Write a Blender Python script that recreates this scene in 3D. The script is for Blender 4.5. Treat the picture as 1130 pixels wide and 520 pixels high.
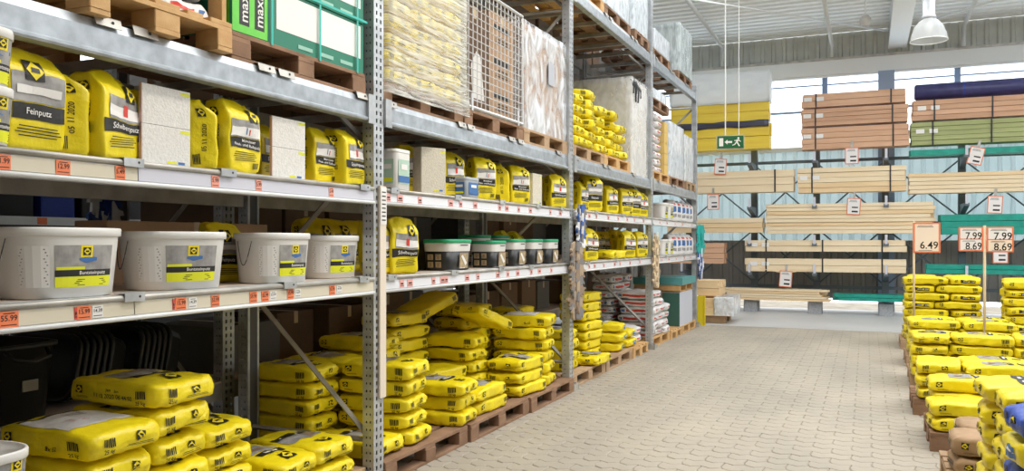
import bpy, math, random
from mathutils import Vector, Matrix, noise
R = math.radians
rnd = random.Random(11)
scn = bpy.context.scene
for o in list(bpy.data.objects): bpy.data.objects.remove(o)
COL = scn.collection

# ---------------------------------------------------------------- camera
F_PX, YAW, HY, CAMH = 897.0, 0.4107, 266.4, 1.6
CS, SN = math.cos(YAW), math.sin(YAW)
cam_d = bpy.data.cameras.new('camera'); cam = bpy.data.objects.new('camera', cam_d); COL.objects.link(cam)
cam.location = (0, 0, CAMH); cam.rotation_euler = (R(90), 0, YAW)
cam_d.sensor_fit = 'HORIZONTAL'; cam_d.sensor_width = 36.0; cam_d.lens = 36.0*F_PX/1130
cam_d.shift_y = (HY-260)/1130; cam_d.clip_start = 0.05; cam_d.clip_end = 200
scn.camera = cam

# ---------------------------------------------------------------- sky and light
world = bpy.data.worlds.new('sky'); scn.world = world; world.use_nodes = True
bg = world.node_tree.nodes['Background']
bg.inputs[0].default_value = (0.965, 0.985, 1.0, 1); bg.inputs[1].default_value = 2.2
def area_light(name, loc, rot, sx, sy, power, col):
    d = bpy.data.lights.new(name, 'AREA'); d.shape = 'RECTANGLE'; d.size = sx; d.size_y = sy
    d.energy = power; d.color = col
    o = bpy.data.objects.new(name, d); COL.objects.link(o); o.location = loc; o.rotation_euler = rot
    return o
area_light('aisle_fill_light', (-0.9, 4.6, 5.6), (0, R(-12), 0), 0.5, 5.0, 110, (1.0, 0.93, 0.82))  # added warm fill for the near bay, not a known lamp
vs = scn.view_settings
vs.view_transform = 'Standard'; vs.look = 'None'; vs.gamma = 1; vs.use_curve_mapping = False
vs.exposure = 0.46

# pixel -> place (a pixel is only a direction; the plane gives the distance)
def Yon(px, X):
    k = (px-565)/F_PX
    return -X*(CS+k*SN)/(SN-k*CS)
def Xon(px, Y):
    k = (px-565)/F_PX
    return Y*(k*CS-SN)/(CS+k*SN)
def depth(X, Y): return -X*SN+Y*CS
def Zat(py, X, Y): return CAMH-(py-HY)*depth(X, Y)/F_PX
def at_z(px, py, z):
    zc = (CAMH-z)*F_PX/(py-HY); u = (px-565)/F_PX*zc
    return (u*CS-zc*SN, u*SN+zc*CS)

# ---------------------------------------------------------------- materials
MATS = {}
def mat(name, col, rough=0.6, metal=0.0, var=0.0, scale=8.0, bump=0.0, bscale=40.0, stretch=(1,1,1), col2=None, spec=0.5, alpha=None, coat=0.0):
    if name in MATS: return MATS[name]
    m = bpy.data.materials.new(name); m.use_nodes = True
    nt = m.node_tree; b = nt.nodes['Principled BSDF']
    b.inputs['Roughness'].default_value = rough; b.inputs['Metallic'].default_value = metal
    b.inputs['Specular IOR Level'].default_value = spec
    if coat: b.inputs['Coat Weight'].default_value = coat
    c = (*col, 1)
    if var > 0 or col2:
        tc = nt.nodes.new('ShaderNodeTexCoord'); mp = nt.nodes.new('ShaderNodeMapping')
        mp.inputs['Scale'].default_value = stretch
        oi = nt.nodes.new('ShaderNodeObjectInfo'); ad = nt.nodes.new('ShaderNodeVectorMath'); ad.operation = 'ADD'
        ml = nt.nodes.new('ShaderNodeVectorMath'); ml.operation = 'SCALE'; ml.inputs[3].default_value = 30
        nt.links.new(oi.outputs['Random'], ml.inputs[0])
        nt.links.new(tc.outputs['Object'], ad.inputs[0]); nt.links.new(ml.outputs[0], ad.inputs[1])
        nt.links.new(ad.outputs[0], mp.inputs[0])
        n = nt.nodes.new('ShaderNodeTexNoise'); n.inputs['Scale'].default_value = scale; n.inputs['Detail'].default_value = 5
        nt.links.new(mp.outputs[0], n.inputs['Vector'])
        rp = nt.nodes.new('ShaderNodeValToRGB'); rp.color_ramp.elements[0].position = 0.3; rp.color_ramp.elements[1].position = 0.7
        c2 = col2 if col2 else tuple(max(0, x*(1-var)) for x in col)
        c1 = col if col2 else tuple(min(1, x*(1+var*0.5)) for x in col)
        rp.color_ramp.elements[0].color = (*c2, 1); rp.color_ramp.elements[1].color = (*c1, 1)
        nt.links.new(n.outputs['Fac'], rp.inputs[0]); nt.links.new(rp.outputs[0], b.inputs['Base Color'])
    else:
        b.inputs['Base Color'].default_value = c
    if bump > 0:
        tc2 = nt.nodes.new('ShaderNodeTexCoord'); mp2 = nt.nodes.new('ShaderNodeMapping'); mp2.inputs['Scale'].default_value = stretch
        n2 = nt.nodes.new('ShaderNodeTexNoise'); n2.inputs['Scale'].default_value = bscale; n2.inputs['Detail'].default_value = 4
        bp = nt.nodes.new('ShaderNodeBump'); bp.inputs['Strength'].default_value = bump; bp.inputs['Distance'].default_value = 0.01
        nt.links.new(tc2.outputs['Object'], mp2.inputs[0]); nt.links.new(mp2.outputs[0], n2.inputs['Vector'])
        nt.links.new(n2.outputs['Fac'], bp.inputs['Height']); nt.links.new(bp.outputs[0], b.inputs['Normal'])
    m.diffuse_color = c
    MATS[name] = m
    return m

def film(name, col, clear=0.45, scale=14, stretch=(1, 1, 0.25), rough=0.18, bump=0.7, lo=0.12):
    """stretch wrap: wrinkled clear plastic, milky where it is folded over itself"""
    if name in MATS: return MATS[name]
    m = bpy.data.materials.new(name); m.use_nodes = True
    nt = m.node_tree; b = nt.nodes['Principled BSDF']; out = nt.nodes['Material Output']
    b.inputs['Base Color'].default_value = (*col, 1); b.inputs['Roughness'].default_value = rough
    tr = nt.nodes.new('ShaderNodeBsdfTransparent'); mx = nt.nodes.new('ShaderNodeMixShader')
    tc = nt.nodes.new('ShaderNodeTexCoord'); mp = nt.nodes.new('ShaderNodeMapping'); mp.inputs['Scale'].default_value = stretch
    n = nt.nodes.new('ShaderNodeTexNoise'); n.inputs['Scale'].default_value = scale; n.inputs['Detail'].default_value = 6; n.inputs['Distortion'].default_value = 1.2
    mr = nt.nodes.new('ShaderNodeMapRange'); mr.inputs['From Min'].default_value = 0.36; mr.inputs['From Max'].default_value = 0.66
    mr.inputs['To Min'].default_value = clear; mr.inputs['To Max'].default_value = clear*lo
    bp = nt.nodes.new('ShaderNodeBump'); bp.inputs['Strength'].default_value = bump; bp.inputs['Distance'].default_value = 0.02
    L = nt.links
    L.new(tc.outputs['Object'], mp.inputs[0]); L.new(mp.outputs[0], n.inputs['Vector']); L.new(n.outputs['Fac'], mr.inputs['Value'])
    L.new(n.outputs['Fac'], bp.inputs['Height']); L.new(bp.outputs[0], b.inputs['Normal'])
    L.new(mr.outputs[0], mx.inputs[0]); L.new(b.outputs[0], mx.inputs[1]); L.new(tr.outputs[0], mx.inputs[2])
    L.new(mx.outputs[0], out.inputs[0]); MATS[name] = m
    return m

YEL = mat('yellow_sack_film', (0.90, 0.725, 0.010), 0.36, var=0.10, scale=5, bump=0.55, bscale=26)
INK = mat('black_ink', (0.015, 0.014, 0.012), 0.5)
GREYP = mat('grey_print', (0.36, 0.35, 0.34), 0.5, var=0.35, scale=18)
WHITEP = mat('white_print', (0.82, 0.80, 0.77), 0.5)
BROWNP = mat('brown_print', (0.30, 0.20, 0.13), 0.5)
REDP = mat('red_print', (0.70, 0.06, 0.04), 0.5)
BLUEP = mat('blue_print', (0.05, 0.16, 0.42), 0.5)
YELP = mat('yellow_print', (0.90, 0.72, 0.01), 0.5)
LIMEP = mat('lime_print', (0.78, 0.80, 0.02), 0.5)
STEEL = mat('galvanised_steel', (0.56, 0.58, 0.60), 0.42, 0.55, var=0.28, scale=9, bump=0.05)
STEELD = mat('dull_galvanised_steel', (0.50, 0.48, 0.44), 0.5, 0.4, var=0.3, scale=6)
STEELB = mat('bright_galvanised_steel', (0.44, 0.48, 0.52), 0.38, 0.45, var=0.25, scale=14)
WHITEM = mat('white_painted_steel', (0.80, 0.82, 0.82), 0.45)
CREAM = mat('cream_rail', (0.70, 0.64, 0.50), 0.4)
RAILW = mat('white_rail', (0.64, 0.64, 0.72), 0.4)
RAILC = mat('clear_white_rail', (0.80, 0.80, 0.84), 0.25)
ORANGE = mat('orange_card', (0.90, 0.23, 0.09), 0.5)
SALMON = mat('faded_orange_card', (0.92, 0.38, 0.28), 0.5)
CARDW = mat('white_card', (0.85, 0.83, 0.80), 0.5)
PWOOD = mat('new_pallet_wood', (0.70, 0.45, 0.20), 0.7, col2=(0.58, 0.33, 0.13), scale=4, stretch=(3, 3, 3), bump=0.15)
PWOODD = mat('old_pallet_wood', (0.34, 0.20, 0.12), 0.8, col2=(0.20, 0.11, 0.06), scale=5, bump=0.2)
PWOODG = mat('weathered_pallet_wood', (0.52, 0.36, 0.22), 0.8, col2=(0.36, 0.23, 0.13), scale=5, bump=0.2)
PINE = mat('pine_timber', (0.86, 0.66, 0.40), 0.6, col2=(0.78, 0.54, 0.29), scale=3, stretch=(0.3, 4, 4), bump=0.08)
PINEP = mat('pale_spruce_timber', (0.90, 0.76, 0.54), 0.6, col2=(0.82, 0.64, 0.40), scale=3, stretch=(0.3, 4, 4), bump=0.08)
LARCHD = mat('dark_larch_timber', (0.66, 0.40, 0.25), 0.6, col2=(0.56, 0.31, 0.19), scale=3, stretch=(0.3, 4, 4), bump=0.08)
LARCH = mat('reddish_larch_timber', (0.74, 0.46, 0.30), 0.6, col2=(0.62, 0.35, 0.21), scale=3, stretch=(0.3, 4, 4), bump=0.08)
GREENT = mat('green_treated_timber', (0.42, 0.46, 0.20), 0.6, col2=(0.33, 0.36, 0.15), scale=3, stretch=(0.3, 4, 4), bump=0.08)
TEALT = mat('teal_painted_timber', (0.01, 0.33, 0.25), 0.45, var=0.2, scale=6)
YELT = mat('yellow_formwork_board', (0.88, 0.66, 0.06), 0.5, col2=(0.80, 0.55, 0.05), scale=3, stretch=(0.3, 4, 4))
WHITEPL = mat('white_bucket_plastic', (0.80, 0.79, 0.76), 0.35)
BLACKPL = mat('black_plastic', (0.022, 0.023, 0.025), 0.4)
BLUEPL = mat('blue_plastic', (0.02, 0.05, 0.30), 0.4)
GREENL = mat('green_lid_plastic', (0.02, 0.36, 0.16), 0.35)
CARTON = mat('brown_carton', (0.50, 0.32, 0.19), 0.75, var=0.12, scale=4)
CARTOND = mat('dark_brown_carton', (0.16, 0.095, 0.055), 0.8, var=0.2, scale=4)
KRAFT = mat('kraft_paper', (0.40, 0.26, 0.145), 0.75, var=0.15, scale=5, bump=0.3, bscale=20)
WSACK = mat('white_sack_film', (0.78, 0.76, 0.74), 0.4, var=0.10, scale=5, bump=0.35, bscale=22)
BLOCKW = mat('white_foam_panel', (0.80, 0.78, 0.74), 0.85, var=0.10, scale=60, bump=0.35, bscale=90)
BLOCKC = mat('cream_foam_panel', (0.66, 0.61, 0.50), 0.85, var=0.12, scale=60, bump=0.35, bscale=90)
EDGEP = mat('pink_panel_edge', (0.72, 0.47, 0.42), 0.8)
CONC = mat('concrete_block_grey', (0.40, 0.41, 0.43), 0.85, var=0.25, scale=25, bump=0.3)
WIRE = mat('zinc_wire', (0.72, 0.73, 0.74), 0.35, 0.5)
DARK = mat('dark_recess', (0.03, 0.026, 0.022), 0.9)
DARKM = mat('dark_steel', (0.10, 0.10, 0.11), 0.5, 0.3)
TARP = mat('white_tarpaulin', (0.86, 0.87, 0.88), 0.35, bump=0.5, bscale=8)
WRAPW = film('clear_stretch_wrap', (0.82, 0.85, 0.88), 0.45)
WRAPM = film('milky_stretch_wrap', (0.82, 0.87, 0.92), 0.42, scale=9, stretch=(1, 1, 0.6), lo=0.1)
WRAPC = film('clear_film_over_board', (0.86, 0.87, 0.88), 0.75, scale=6, stretch=(1, 1, 0.5), lo=0.5)
WRAPY = film('thin_stretch_wrap', (0.84, 0.84, 0.78), 0.78, scale=7, stretch=(0.5, 0.5, 8.0), lo=0.35)
WRAPS = film('silvery_stretch_wrap', (0.84, 0.89, 0.94), 0.80, scale=6, stretch=(1.0, 1.0, 0.55), lo=0.06, rough=0.12, bump=1.0)

# ---------------------------------------------------------------- mesh builder
class MB:
    def __init__(s): s.v = []; s.f = []; s.m = []
    def quad(s, pts, mi=0):
        b = len(s.v); s.v += [tuple(p) for p in pts]; s.f.append(tuple(range(b, b+len(pts)))); s.m.append(mi)
    def box(s, c, d, mi=0, rz=0, ch=0.0, M=None):
        """box with optional chamfered vertical edges"""
        x, y, z = d[0]/2, d[1]/2, d[2]/2
        b = len(s.v); M2 = M if M else Matrix.Rotation(rz, 3, 'Z')
        if ch <= 0:
            for sx, sy, sz in ((-1,-1,-1),(1,-1,-1),(1,1,-1),(-1,1,-1),(-1,-1,1),(1,-1,1),(1,1,1),(-1,1,1)):
                s.v.append(tuple(M2 @ Vector((sx*x, sy*y, sz*z)) + Vector(c)))
            fs = ((3,2,1,0),(4,5,6,7),(0,1,5,4),(1,2,6,5),(2,3,7,6),(3,0,4,7))
        else:
            r = [(-x+ch,-y),(x-ch,-y),(x,-y+ch),(x,y-ch),(x-ch,y),(-x+ch,y),(-x,y-ch),(-x,-y+ch)]
            ri = [(max(-x+ch,min(x-ch,a)), max(-y+ch,min(y-ch,b_))) for a, b_ in r]
            ri = [(a*(1-ch/x*0.5), b_*(1-ch/y*0.5)) for a, b_ in r]
            for a, b_ in r: s.v.append(tuple(M2 @ Vector((a, b_, -z)) + Vector(c)))
            for a, b_ in r: s.v.append(tuple(M2 @ Vector((a, b_, z-ch*0.6)) + Vector(c)))
            for a, b_ in ri: s.v.append(tuple(M2 @ Vector((a, b_, z)) + Vector(c)))
            fs = [tuple(range(7,-1,-1))]+[(i,(i+1)%8,(i+1)%8+8,i+8) for i in range(8)]+[(i+8,(i+1)%8+8,(i+1)%8+16,i+16) for i in range(8)]+[tuple(range(16,24))]
        for f in fs: s.f.append(tuple(b+i for i in f)); s.m.append(mi)
    def prism(s, prof, a, b, axis='Y', mi=0, cap=True):
        """closed 2D outline swept along an axis; Y: (x,z), X: (y,z), Z: (x,y)"""
        n = len(prof); o = len(s.v)
        for t in (a, b):
            for p, q in prof:
                s.v.append((p, t, q) if axis == 'Y' else (t, p, q) if axis == 'X' else (p, q, t))
        for i in range(n):
            j = (i+1) % n; s.f.append((o+i, o+j, o+n+j, o+n+i)); s.m.append(mi)
        if cap:
            s.f.append(tuple(range(o+n-1, o-1, -1))); s.m.append(mi)
            s.f.append(tuple(range(o+n, o+2*n))); s.m.append(mi)
    def tube(s, path, r, seg=6, mi=0):
        path = [Vector(p) for p in path]; o = len(s.v); n = len(path)
        for i, p in enumerate(path):
            t = (path[min(i+1, n-1)]-path[max(i-1, 0)]).normalized()
            up = Vector((0, 0, 1)) if abs(t.z) < 0.95 else Vector((1, 0, 0))
            a = t.cross(up).normalized(); b = t.cross(a)
            rr = r[i] if isinstance(r, (list, tuple)) else r
            for k in range(seg):
                an = 2*math.pi*k/seg; s.v.append(tuple(p+a*math.cos(an)*rr+b*math.sin(an)*rr))
        for i in range(n-1):
            for k in range(seg):
                k2 = (k+1) % seg
                s.f.append((o+i*seg+k, o+i*seg+k2, o+(i+1)*seg+k2, o+(i+1)*seg+k)); s.m.append(mi)
        s.f.append(tuple(o+k for k in range(seg-1, -1, -1))); s.m.append(mi)
        s.f.append(tuple(o+(n-1)*seg+k for k in range(seg))); s.m.append(mi)
    def lathe(s, prof, seg=28, sx=1.0, sy=1.0, n=2.0, mi=0, c=(0,0,0), caps=True):
        """(r,z) outline turned about Z; n>2 squares the section"""
        o = len(s.v)
        for r, z in prof:
            for k in range(seg):
                an = 2*math.pi*(k+0.5)/seg; ca, sa = math.cos(an), math.sin(an)
                q = (abs(ca)**n+abs(sa)**n)**(-1/n)
                s.v.append((c[0]+r*sx*ca*q, c[1]+r*sy*sa*q, c[2]+z))
        for i in range(len(prof)-1):
            for k in range(seg):
                k2 = (k+1) % seg
                s.f.append((o+i*seg+k, o+i*seg+k2, o+(i+1)*seg+k2, o+(i+1)*seg+k)); s.m.append(mi)
        if caps:
            s.f.append(tuple(o+k for k in range(seg-1, -1, -1))); s.m.append(mi)
            l = o+(len(prof)-1)*seg; s.f.append(tuple(l+k for k in range(seg))); s.m.append(mi)
    def mesh(s, name, mats, smooth=False):
        me = bpy.data.meshes.new(name); me.from_pydata(s.v, [], s.f)
        for m in (mats if isinstance(mats, (list, tuple)) else [mats]): me.materials.append(m)
        me.polygons.foreach_set('material_index', s.m)
        if smooth: me.polygons.foreach_set('use_smooth', [True]*len(s.f))
        me.update()
        return me

def link(name, me, parent=None, loc=(0,0,0), rot=(0,0,0), scale=None):
    o = bpy.data.objects.new(name, me); COL.objects.link(o)
    o.location = loc; o.rotation_euler = rot; o.parent = parent
    if scale: o.scale = scale
    if name.startswith('printed_'): o['kind'] = 'stuff'
    return o
LABELS = {}
def tag(o, label, cat, group=None):
    o['label'] = label; o['category'] = cat
    if group: o['group'] = group
    LABELS.setdefault(label, []).append(o.name)
    return o
def thing(name, label, cat, loc=(0,0,0), rz=0.0, group=None, rot=None):
    o = link(name, None, None, loc, rot if rot else (0,0,rz)); o.empty_display_size = 0.1
    return tag(o, label, cat, group)
def build(mb, name, mats, parent=None, loc=(0,0,0), rot=(0,0,0), smooth=False):
    o = link(name, mb.mesh(name, mats, smooth), parent, loc, rot)
    if isinstance(mb, Print): o['kind'] = 'stuff'
    return o
def struct(o): o['kind'] = 'structure'; return o
def stuff(o): o['kind'] = 'stuff'; return o
ORD = ['', 'first', 'second', 'third', 'fourth', 'fifth', 'sixth', 'seventh', 'eighth', 'ninth', 'tenth', 'eleventh', 'twelfth', 'thirteenth', 'fourteenth', 'fifteenth', 'sixteenth']

# lettering: outlines of glyphs as flat 2D triangles, height about 1
TXT = {}
def glyphs(t):
    if t in TXT: return TXT[t]
    cu = bpy.data.curves.new('lettering', 'FONT'); cu.body = t; cu.resolution_u = 2; cu.fill_mode = 'FRONT'
    cu.align_x = 'CENTER'; cu.align_y = 'CENTER'; cu.offset = 0.012
    ob = bpy.data.objects.new('lettering', cu); COL.objects.link(ob)
    me = bpy.data.meshes.new_from_object(ob.evaluated_get(bpy.context.evaluated_depsgraph_get()))
    v = [(p.co.x, p.co.y) for p in me.vertices]; f = [tuple(p.vertices) for p in me.polygons]
    bpy.data.objects.remove(ob); bpy.data.meshes.remove(me); bpy.data.curves.remove(cu)
    TXT[t] = (v, f)
    return TXT[t]

class Print(MB):
    """flat print laid on a surface S(a,b) -> (point, normal); a runs right, b up, in metres"""
    def __init__(s, S, off=0.0015): super().__init__(); s.S = S; s.off = off
    def pt(s, a, b, lift=0):
        p, n = s.S(a, b); return tuple(p+n*(s.off*(1+lift)))
    def rect(s, a, b, w, h, mi, lift=0, nx=None, ny=None):
        nx = nx or max(1, min(14, int(w/0.02))); ny = ny or max(1, min(14, int(h/0.02))); o = len(s.v)
        for j in range(ny+1):
            for i in range(nx+1): s.v.append(s.pt(a-w/2+w*i/nx, b-h/2+h*j/ny, lift))
        for j in range(ny):
            for i in range(nx):
                q = o+j*(nx+1)+i; s.f.append((q, q+1, q+nx+2, q+nx+1)); s.m.append(mi)
    def poly(s, pts, mi, lift=0):
        o = len(s.v); s.v += [s.pt(a, b, lift) for a, b in pts]; s.f.append(tuple(range(o, o+len(pts)))); s.m.append(mi)
    def text(s, t, a, b, h, mi, lift=1, rot=0, maxw=None):
        v, f = glyphs(t); o = len(s.v); c, q = math.cos(rot), math.sin(rot)
        w = max(abs(p[0]) for p in v)*2*h; k = min(1, maxw/w) if maxw else 1
        for x, y in v: s.v.append(s.pt(a+(x*k*c-y*q)*h, b+(x*k*q+y*c)*h, lift))
        for g in f: s.f.append(tuple(o+i for i in g)); s.m.append(mi)
    def logo(s, a, b, r, lift=1):
        s.rect(a, b, r*2, r*2, 0, lift, 4, 4)
        d = r*0.92; o = len(s.v); n = 4
        for j in range(n+1):
            for i in range(n+1):
                p, q = i/n, j/n; s.v.append(s.pt(a+d*(p-q), b+d*(p+q-1), lift+0.6))
        for j in range(n):
            for i in range(n): q = o+j*(n+1)+i; s.f.append((q, q+1, q+n+2, q+n+1)); s.m.append(1)
        s.rect(a, b, r*0.85, r*0.42, 0, lift+1.2, 3, 2)
    def barcode(s, a, b, w, h, lift=1):
        for i in range(6): s.rect(a-w/2+w*(i+0.5)/6, b, w/6*(0.75 if i % 2 else 0.5), h, 0, lift, 1, 1)
    def lines(s, a, b, w, h, n, lift=1, mi=0):
        for i in range(n): s.rect(a, b+h/2-h*(i+0.5)/n, w*(0.82+0.18*((i*7) % 3)/2), h/n*0.35, mi, lift, 1, 1)
PMATS = [INK, YELP, GREYP, WHITEP, BROWNP, REDP, BLUEP, LIMEP]
def plane_S(o, right, up):
    o, right, up = Vector(o), Vector(right), Vector(up); n = right.cross(up).normalized()
    return lambda a, b: (o+right*a+up*b, n)
# ================================================================ the hall
YW = 20.6                                   # back wall
PAVE = mat('paver_concrete', (0.475, 0.42, 0.335), 0.60, col2=(0.345, 0.31, 0.26), scale=1.3, bump=0.25, bscale=60)
PAVEJ = mat('dusty_joint_sand', (0.42, 0.37, 0.295), 0.9, col2=(0.24, 0.205, 0.16), scale=3.0)
FLOORM = mat('worn_concrete_floor', (0.58, 0.58, 0.58), 0.5, col2=(0.50, 0.50, 0.495), scale=0.9, bump=0.15, bscale=50)
# pavers get a world-sized mottle through a dirt pattern laid over the whole floor
for m_ in (PAVE,):
    nt = m_.node_tree
    g = nt.nodes.new('ShaderNodeNewGeometry'); n_ = nt.nodes.new('ShaderNodeTexNoise'); n_.inputs['Scale'].default_value = 0.7; n_.inputs['Detail'].default_value = 6
    for nd in nt.nodes:
        if nd.type == 'TEX_NOISE' and nd is not n_ and abs(nd.inputs['Scale'].default_value-1.3) < 1e-4: base_n = nd
    for l in list(base_n.inputs['Vector'].links): nt.links.remove(l)
    mp_ = nt.nodes.new('ShaderNodeMapping'); mp_.inputs['Scale'].default_value = (0.9, 0.40, 1)
    nt.links.new(g.outputs['Position'], mp_.inputs[0]); nt.links.new(mp_.outputs[0], base_n.inputs['Vector'])
b = MB(); b.box((0, 8, -0.106), (26, 30, 0.2)); floor = struct(build(b, 'floor', [PAVEJ]))
b = MB(); b.box((3.55, 18.2, -0.052), (16.9, 4.8, 0.1)); struct(build(b, 'floor_slab', [FLOORM], floor))
b = MB(); b.box((-8.45, 8, -0.052), (6.9, 25.2, 0.1)); struct(build(b, 'floor_slab', [FLOORM], floor))

# interlocking wavy pavers: each its own block
PL, PW = 0.28, 0.15
def paver_mesh():
    g, ch = 0.003, 0.005; gy = 0.002
    wav = [0, 0.010, 0, -0.010]
    def ring(ins, z):
        p = []
        xs = [-PL/2, -PL/4, 0, PL/4, PL/2]
        amp = [0.018, -0.018, 0.018, -0.018, 0.018]
        for x, a in zip(xs, amp): p.append((max(-PL/2+ins, min(PL/2-ins, x))+ (0.006 if x in (-PL/2, PL/2) else 0), -PW/2+a+ins+gy, z))
        p.append((PL/2-ins-0.006, 0, z))
        for x, a in zip(xs[::-1], amp[::-1]): p.append((max(-PL/2+ins, min(PL/2-ins, x))+ (0.006 if x in (-PL/2, PL/2) else 0), PW/2+a-ins-gy, z))
        p.append((-PL/2+ins-0.006, 0, z))
        return p
    lo, mi_, hi = ring(g, -0.012), ring(g, -ch), ring(g+ch, 0)
    n = len(lo); v = lo+mi_+hi; f = []
    for k in (0, n):
        for i in range(n): f.append((k+i, k+(i+1) % n, k+n+(i+1) % n, k+n+i))
    f.append(tuple(range(2*n, 3*n)))
    return v, f
pv, pf = paver_mesh()
pme = bpy.data.meshes.new('paver'); pme.from_pydata(pv, [], pf); pme.materials.append(PAVE); pme.update()
cells = []
for j in range(int((15.9-2.0)/PW)):
    for i in range(int((2.4+3.6)/PL)+1):
        x = -3.6+i*PL+(PL/2 if j % 2 else 0); y = 2.0+j*PW
        zc = depth(x, y); u = (x*CS+y*SN)/zc*F_PX+565; w = HY+CAMH*F_PX/max(zc, 0.1)
        vis = zc > 0.5 and 440 < u < 1060 and w < 540
        cells.append((0 if vis else 1, zc, x, y))
cells.sort()
big = MB(); n = 0
for vis, zc, x, y in cells:
    dz = rnd.uniform(-0.0015, 0.0015)
    if vis == 0 and n < 300:
        link('paver', pme, floor, (x, y, dz)); n += 1
    else:
        o = len(big.v); big.v += [(a+x, b_+y, c+dz) for a, b_, c in pv]; big.f += [tuple(o+i for i in f) for f in pf]; big.m += [0]*len(pf)
stuff(build(big, 'pavers', [PAVE], floor))

# ---- back wall: ribbed sheets, glazing band, rail and roof edge
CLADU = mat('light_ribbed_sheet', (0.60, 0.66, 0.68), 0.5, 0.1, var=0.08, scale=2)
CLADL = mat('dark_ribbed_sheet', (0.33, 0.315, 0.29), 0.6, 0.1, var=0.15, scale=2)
CLADT = mat('grey_ribbed_sheet', (0.54, 0.55, 0.51), 0.55, 0.1, var=0.12, scale=3)
FRAMEB = mat('blue_grey_window_frame', (0.22, 0.32, 0.52), 0.45)
ROOFM = mat('white_roof_sheet', (0.90, 0.92, 0.92), 0.5)
def translucent(m, col, fac):
    nt = m.node_tree; b_ = nt.nodes['Principled BSDF']; t_ = nt.nodes.new('ShaderNodeBsdfTranslucent'); t_.inputs[0].default_value = (*col, 1)
    x_ = nt.nodes.new('ShaderNodeMixShader'); x_.inputs[0].default_value = fac
    nt.links.new(b_.outputs[0], x_.inputs[1]); nt.links.new(t_.outputs[0], x_.inputs[2]); nt.links.new(x_.outputs[0], nt.nodes['Material Output'].inputs[0])
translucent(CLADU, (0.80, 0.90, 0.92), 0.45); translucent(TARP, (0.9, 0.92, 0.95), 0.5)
GLASS = bpy.data.materials.new('window_glass'); GLASS.use_nodes = True
nt = GLASS.node_tree; nt.nodes.remove(nt.nodes['Principled BSDF'])
tr = nt.nodes.new('ShaderNodeBsdfTransparent'); gl = nt.nodes.new('ShaderNodeBsdfGlossy'); gl.inputs['Roughness'].default_value = 0.02
mx = nt.nodes.new('ShaderNodeMixShader'); mx.inputs[0].default_value = 0.06
tr.inputs[0].default_value = (0.93, 0.97, 1, 1)
nt.links.new(tr.outputs[0], mx.inputs[1]); nt.links.new(gl.outputs[0], mx.inputs[2]); nt.links.new(mx.outputs[0], nt.nodes['Material Output'].inputs[0])

def ribbed(x0, x1, z0, z1, y, pitch=0.25, d=0.04, mats=None, name='sheet', parent=None):
    """vertical ribbed sheets one metre wide, each a piece of its own"""
    w = pitch*4; x = x0; me = {}
    while x < x1-0.01:
        if 'm' not in me:
            pts = []
            for k in range(4):
                a = k*pitch; pts += [(a, 0), (a+pitch*0.55, 0), (a+pitch*0.65, -d), (a+pitch*0.9, -d)]
            pts.append((w, 0)); m = MB()
            for i in range(len(pts)-1):
                (a, p), (c, q) = pts[i], pts[i+1]
                m.quad([(a, p, z0), (c, q, z0), (c, q, z1), (a, p, z1)]); m.quad([(a, p+0.006, z1), (c, q+0.006, z1), (c, q+0.006, z0), (a, p+0.006, z0)])
            me['m'] = m.mesh(name, mats)
        link(name, me['m'], parent, (x, y, 0)); x += w
wall = struct(link('wall_back', None, None, (0, YW, 0)))
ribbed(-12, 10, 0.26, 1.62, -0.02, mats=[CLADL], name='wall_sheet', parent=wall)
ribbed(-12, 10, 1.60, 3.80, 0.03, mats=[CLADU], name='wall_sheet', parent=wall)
ribbed(-12, 10, 5.86, 6.50, 0.03, mats=[CLADT], name='wall_sheet', parent=wall)
m = MB(); m.box((-1, 0.02, 5.69), (22, 0.22, 0.34)); build(m, 'white_rail_beam', [WHITEM], wall)
m = MB(); m.box((-1, -0.04, 5.89), (22, 0.12, 0.06)); build(m, 'dark_ledge', [STEELD], wall)
m = MB(); m.box((-1, 0.0, 5.50), (22, 0.10, 0.05)); build(m, 'light_strip', [WHITEM], wall)
m = MB(); m.box((-1, 0.08, 3.80), (22, 0.2, 0.10)); build(m, 'window_sill', [WHITEM], wall)
m = MB(); m.box((-1, 0.10, 4.70), (22, 0.05, 0.05)); build(m, 'transom', [FRAMEB], wall)
m = MB(); m.box((-1, 0.10, 5.32), (22, 0.05, 0.03)); build(m, 'transom', [FRAMEB], wall)
xs = [Xon(p, YW) for p in (660, 775, 910, 978, 1057, 1145, 1260)]
for i in range(len(xs)-1):
    a, c = xs[i], xs[i+1]
    wn = struct(link('window_%d' % (i+1), None, None, ((a+c)/2, YW+0.12, 4.66)))
    m = MB(); m.box((0, 0, 0), (c-a-0.10, 0.008, 1.66)); build(m, 'pane', [GLASS], wn)
    m = MB(); m.box((-(c-a)/2, -0.02, 0), (0.12, 0.10, 1.7)); build(m, 'mullion', [FRAMEB], wn)
struct(build((lambda q: (q.box((0, 0, 0), (0.34, 0.30, 5.5)), q)[1])(MB()), 'wall_column', [mat('blue_lit_column', (0.28, 0.36, 0.50), 0.5)], wall, (Xon(978, YW-0.1), -0.05, 2.75)))  # blue daylight from the windows is put into the column colour
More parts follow.
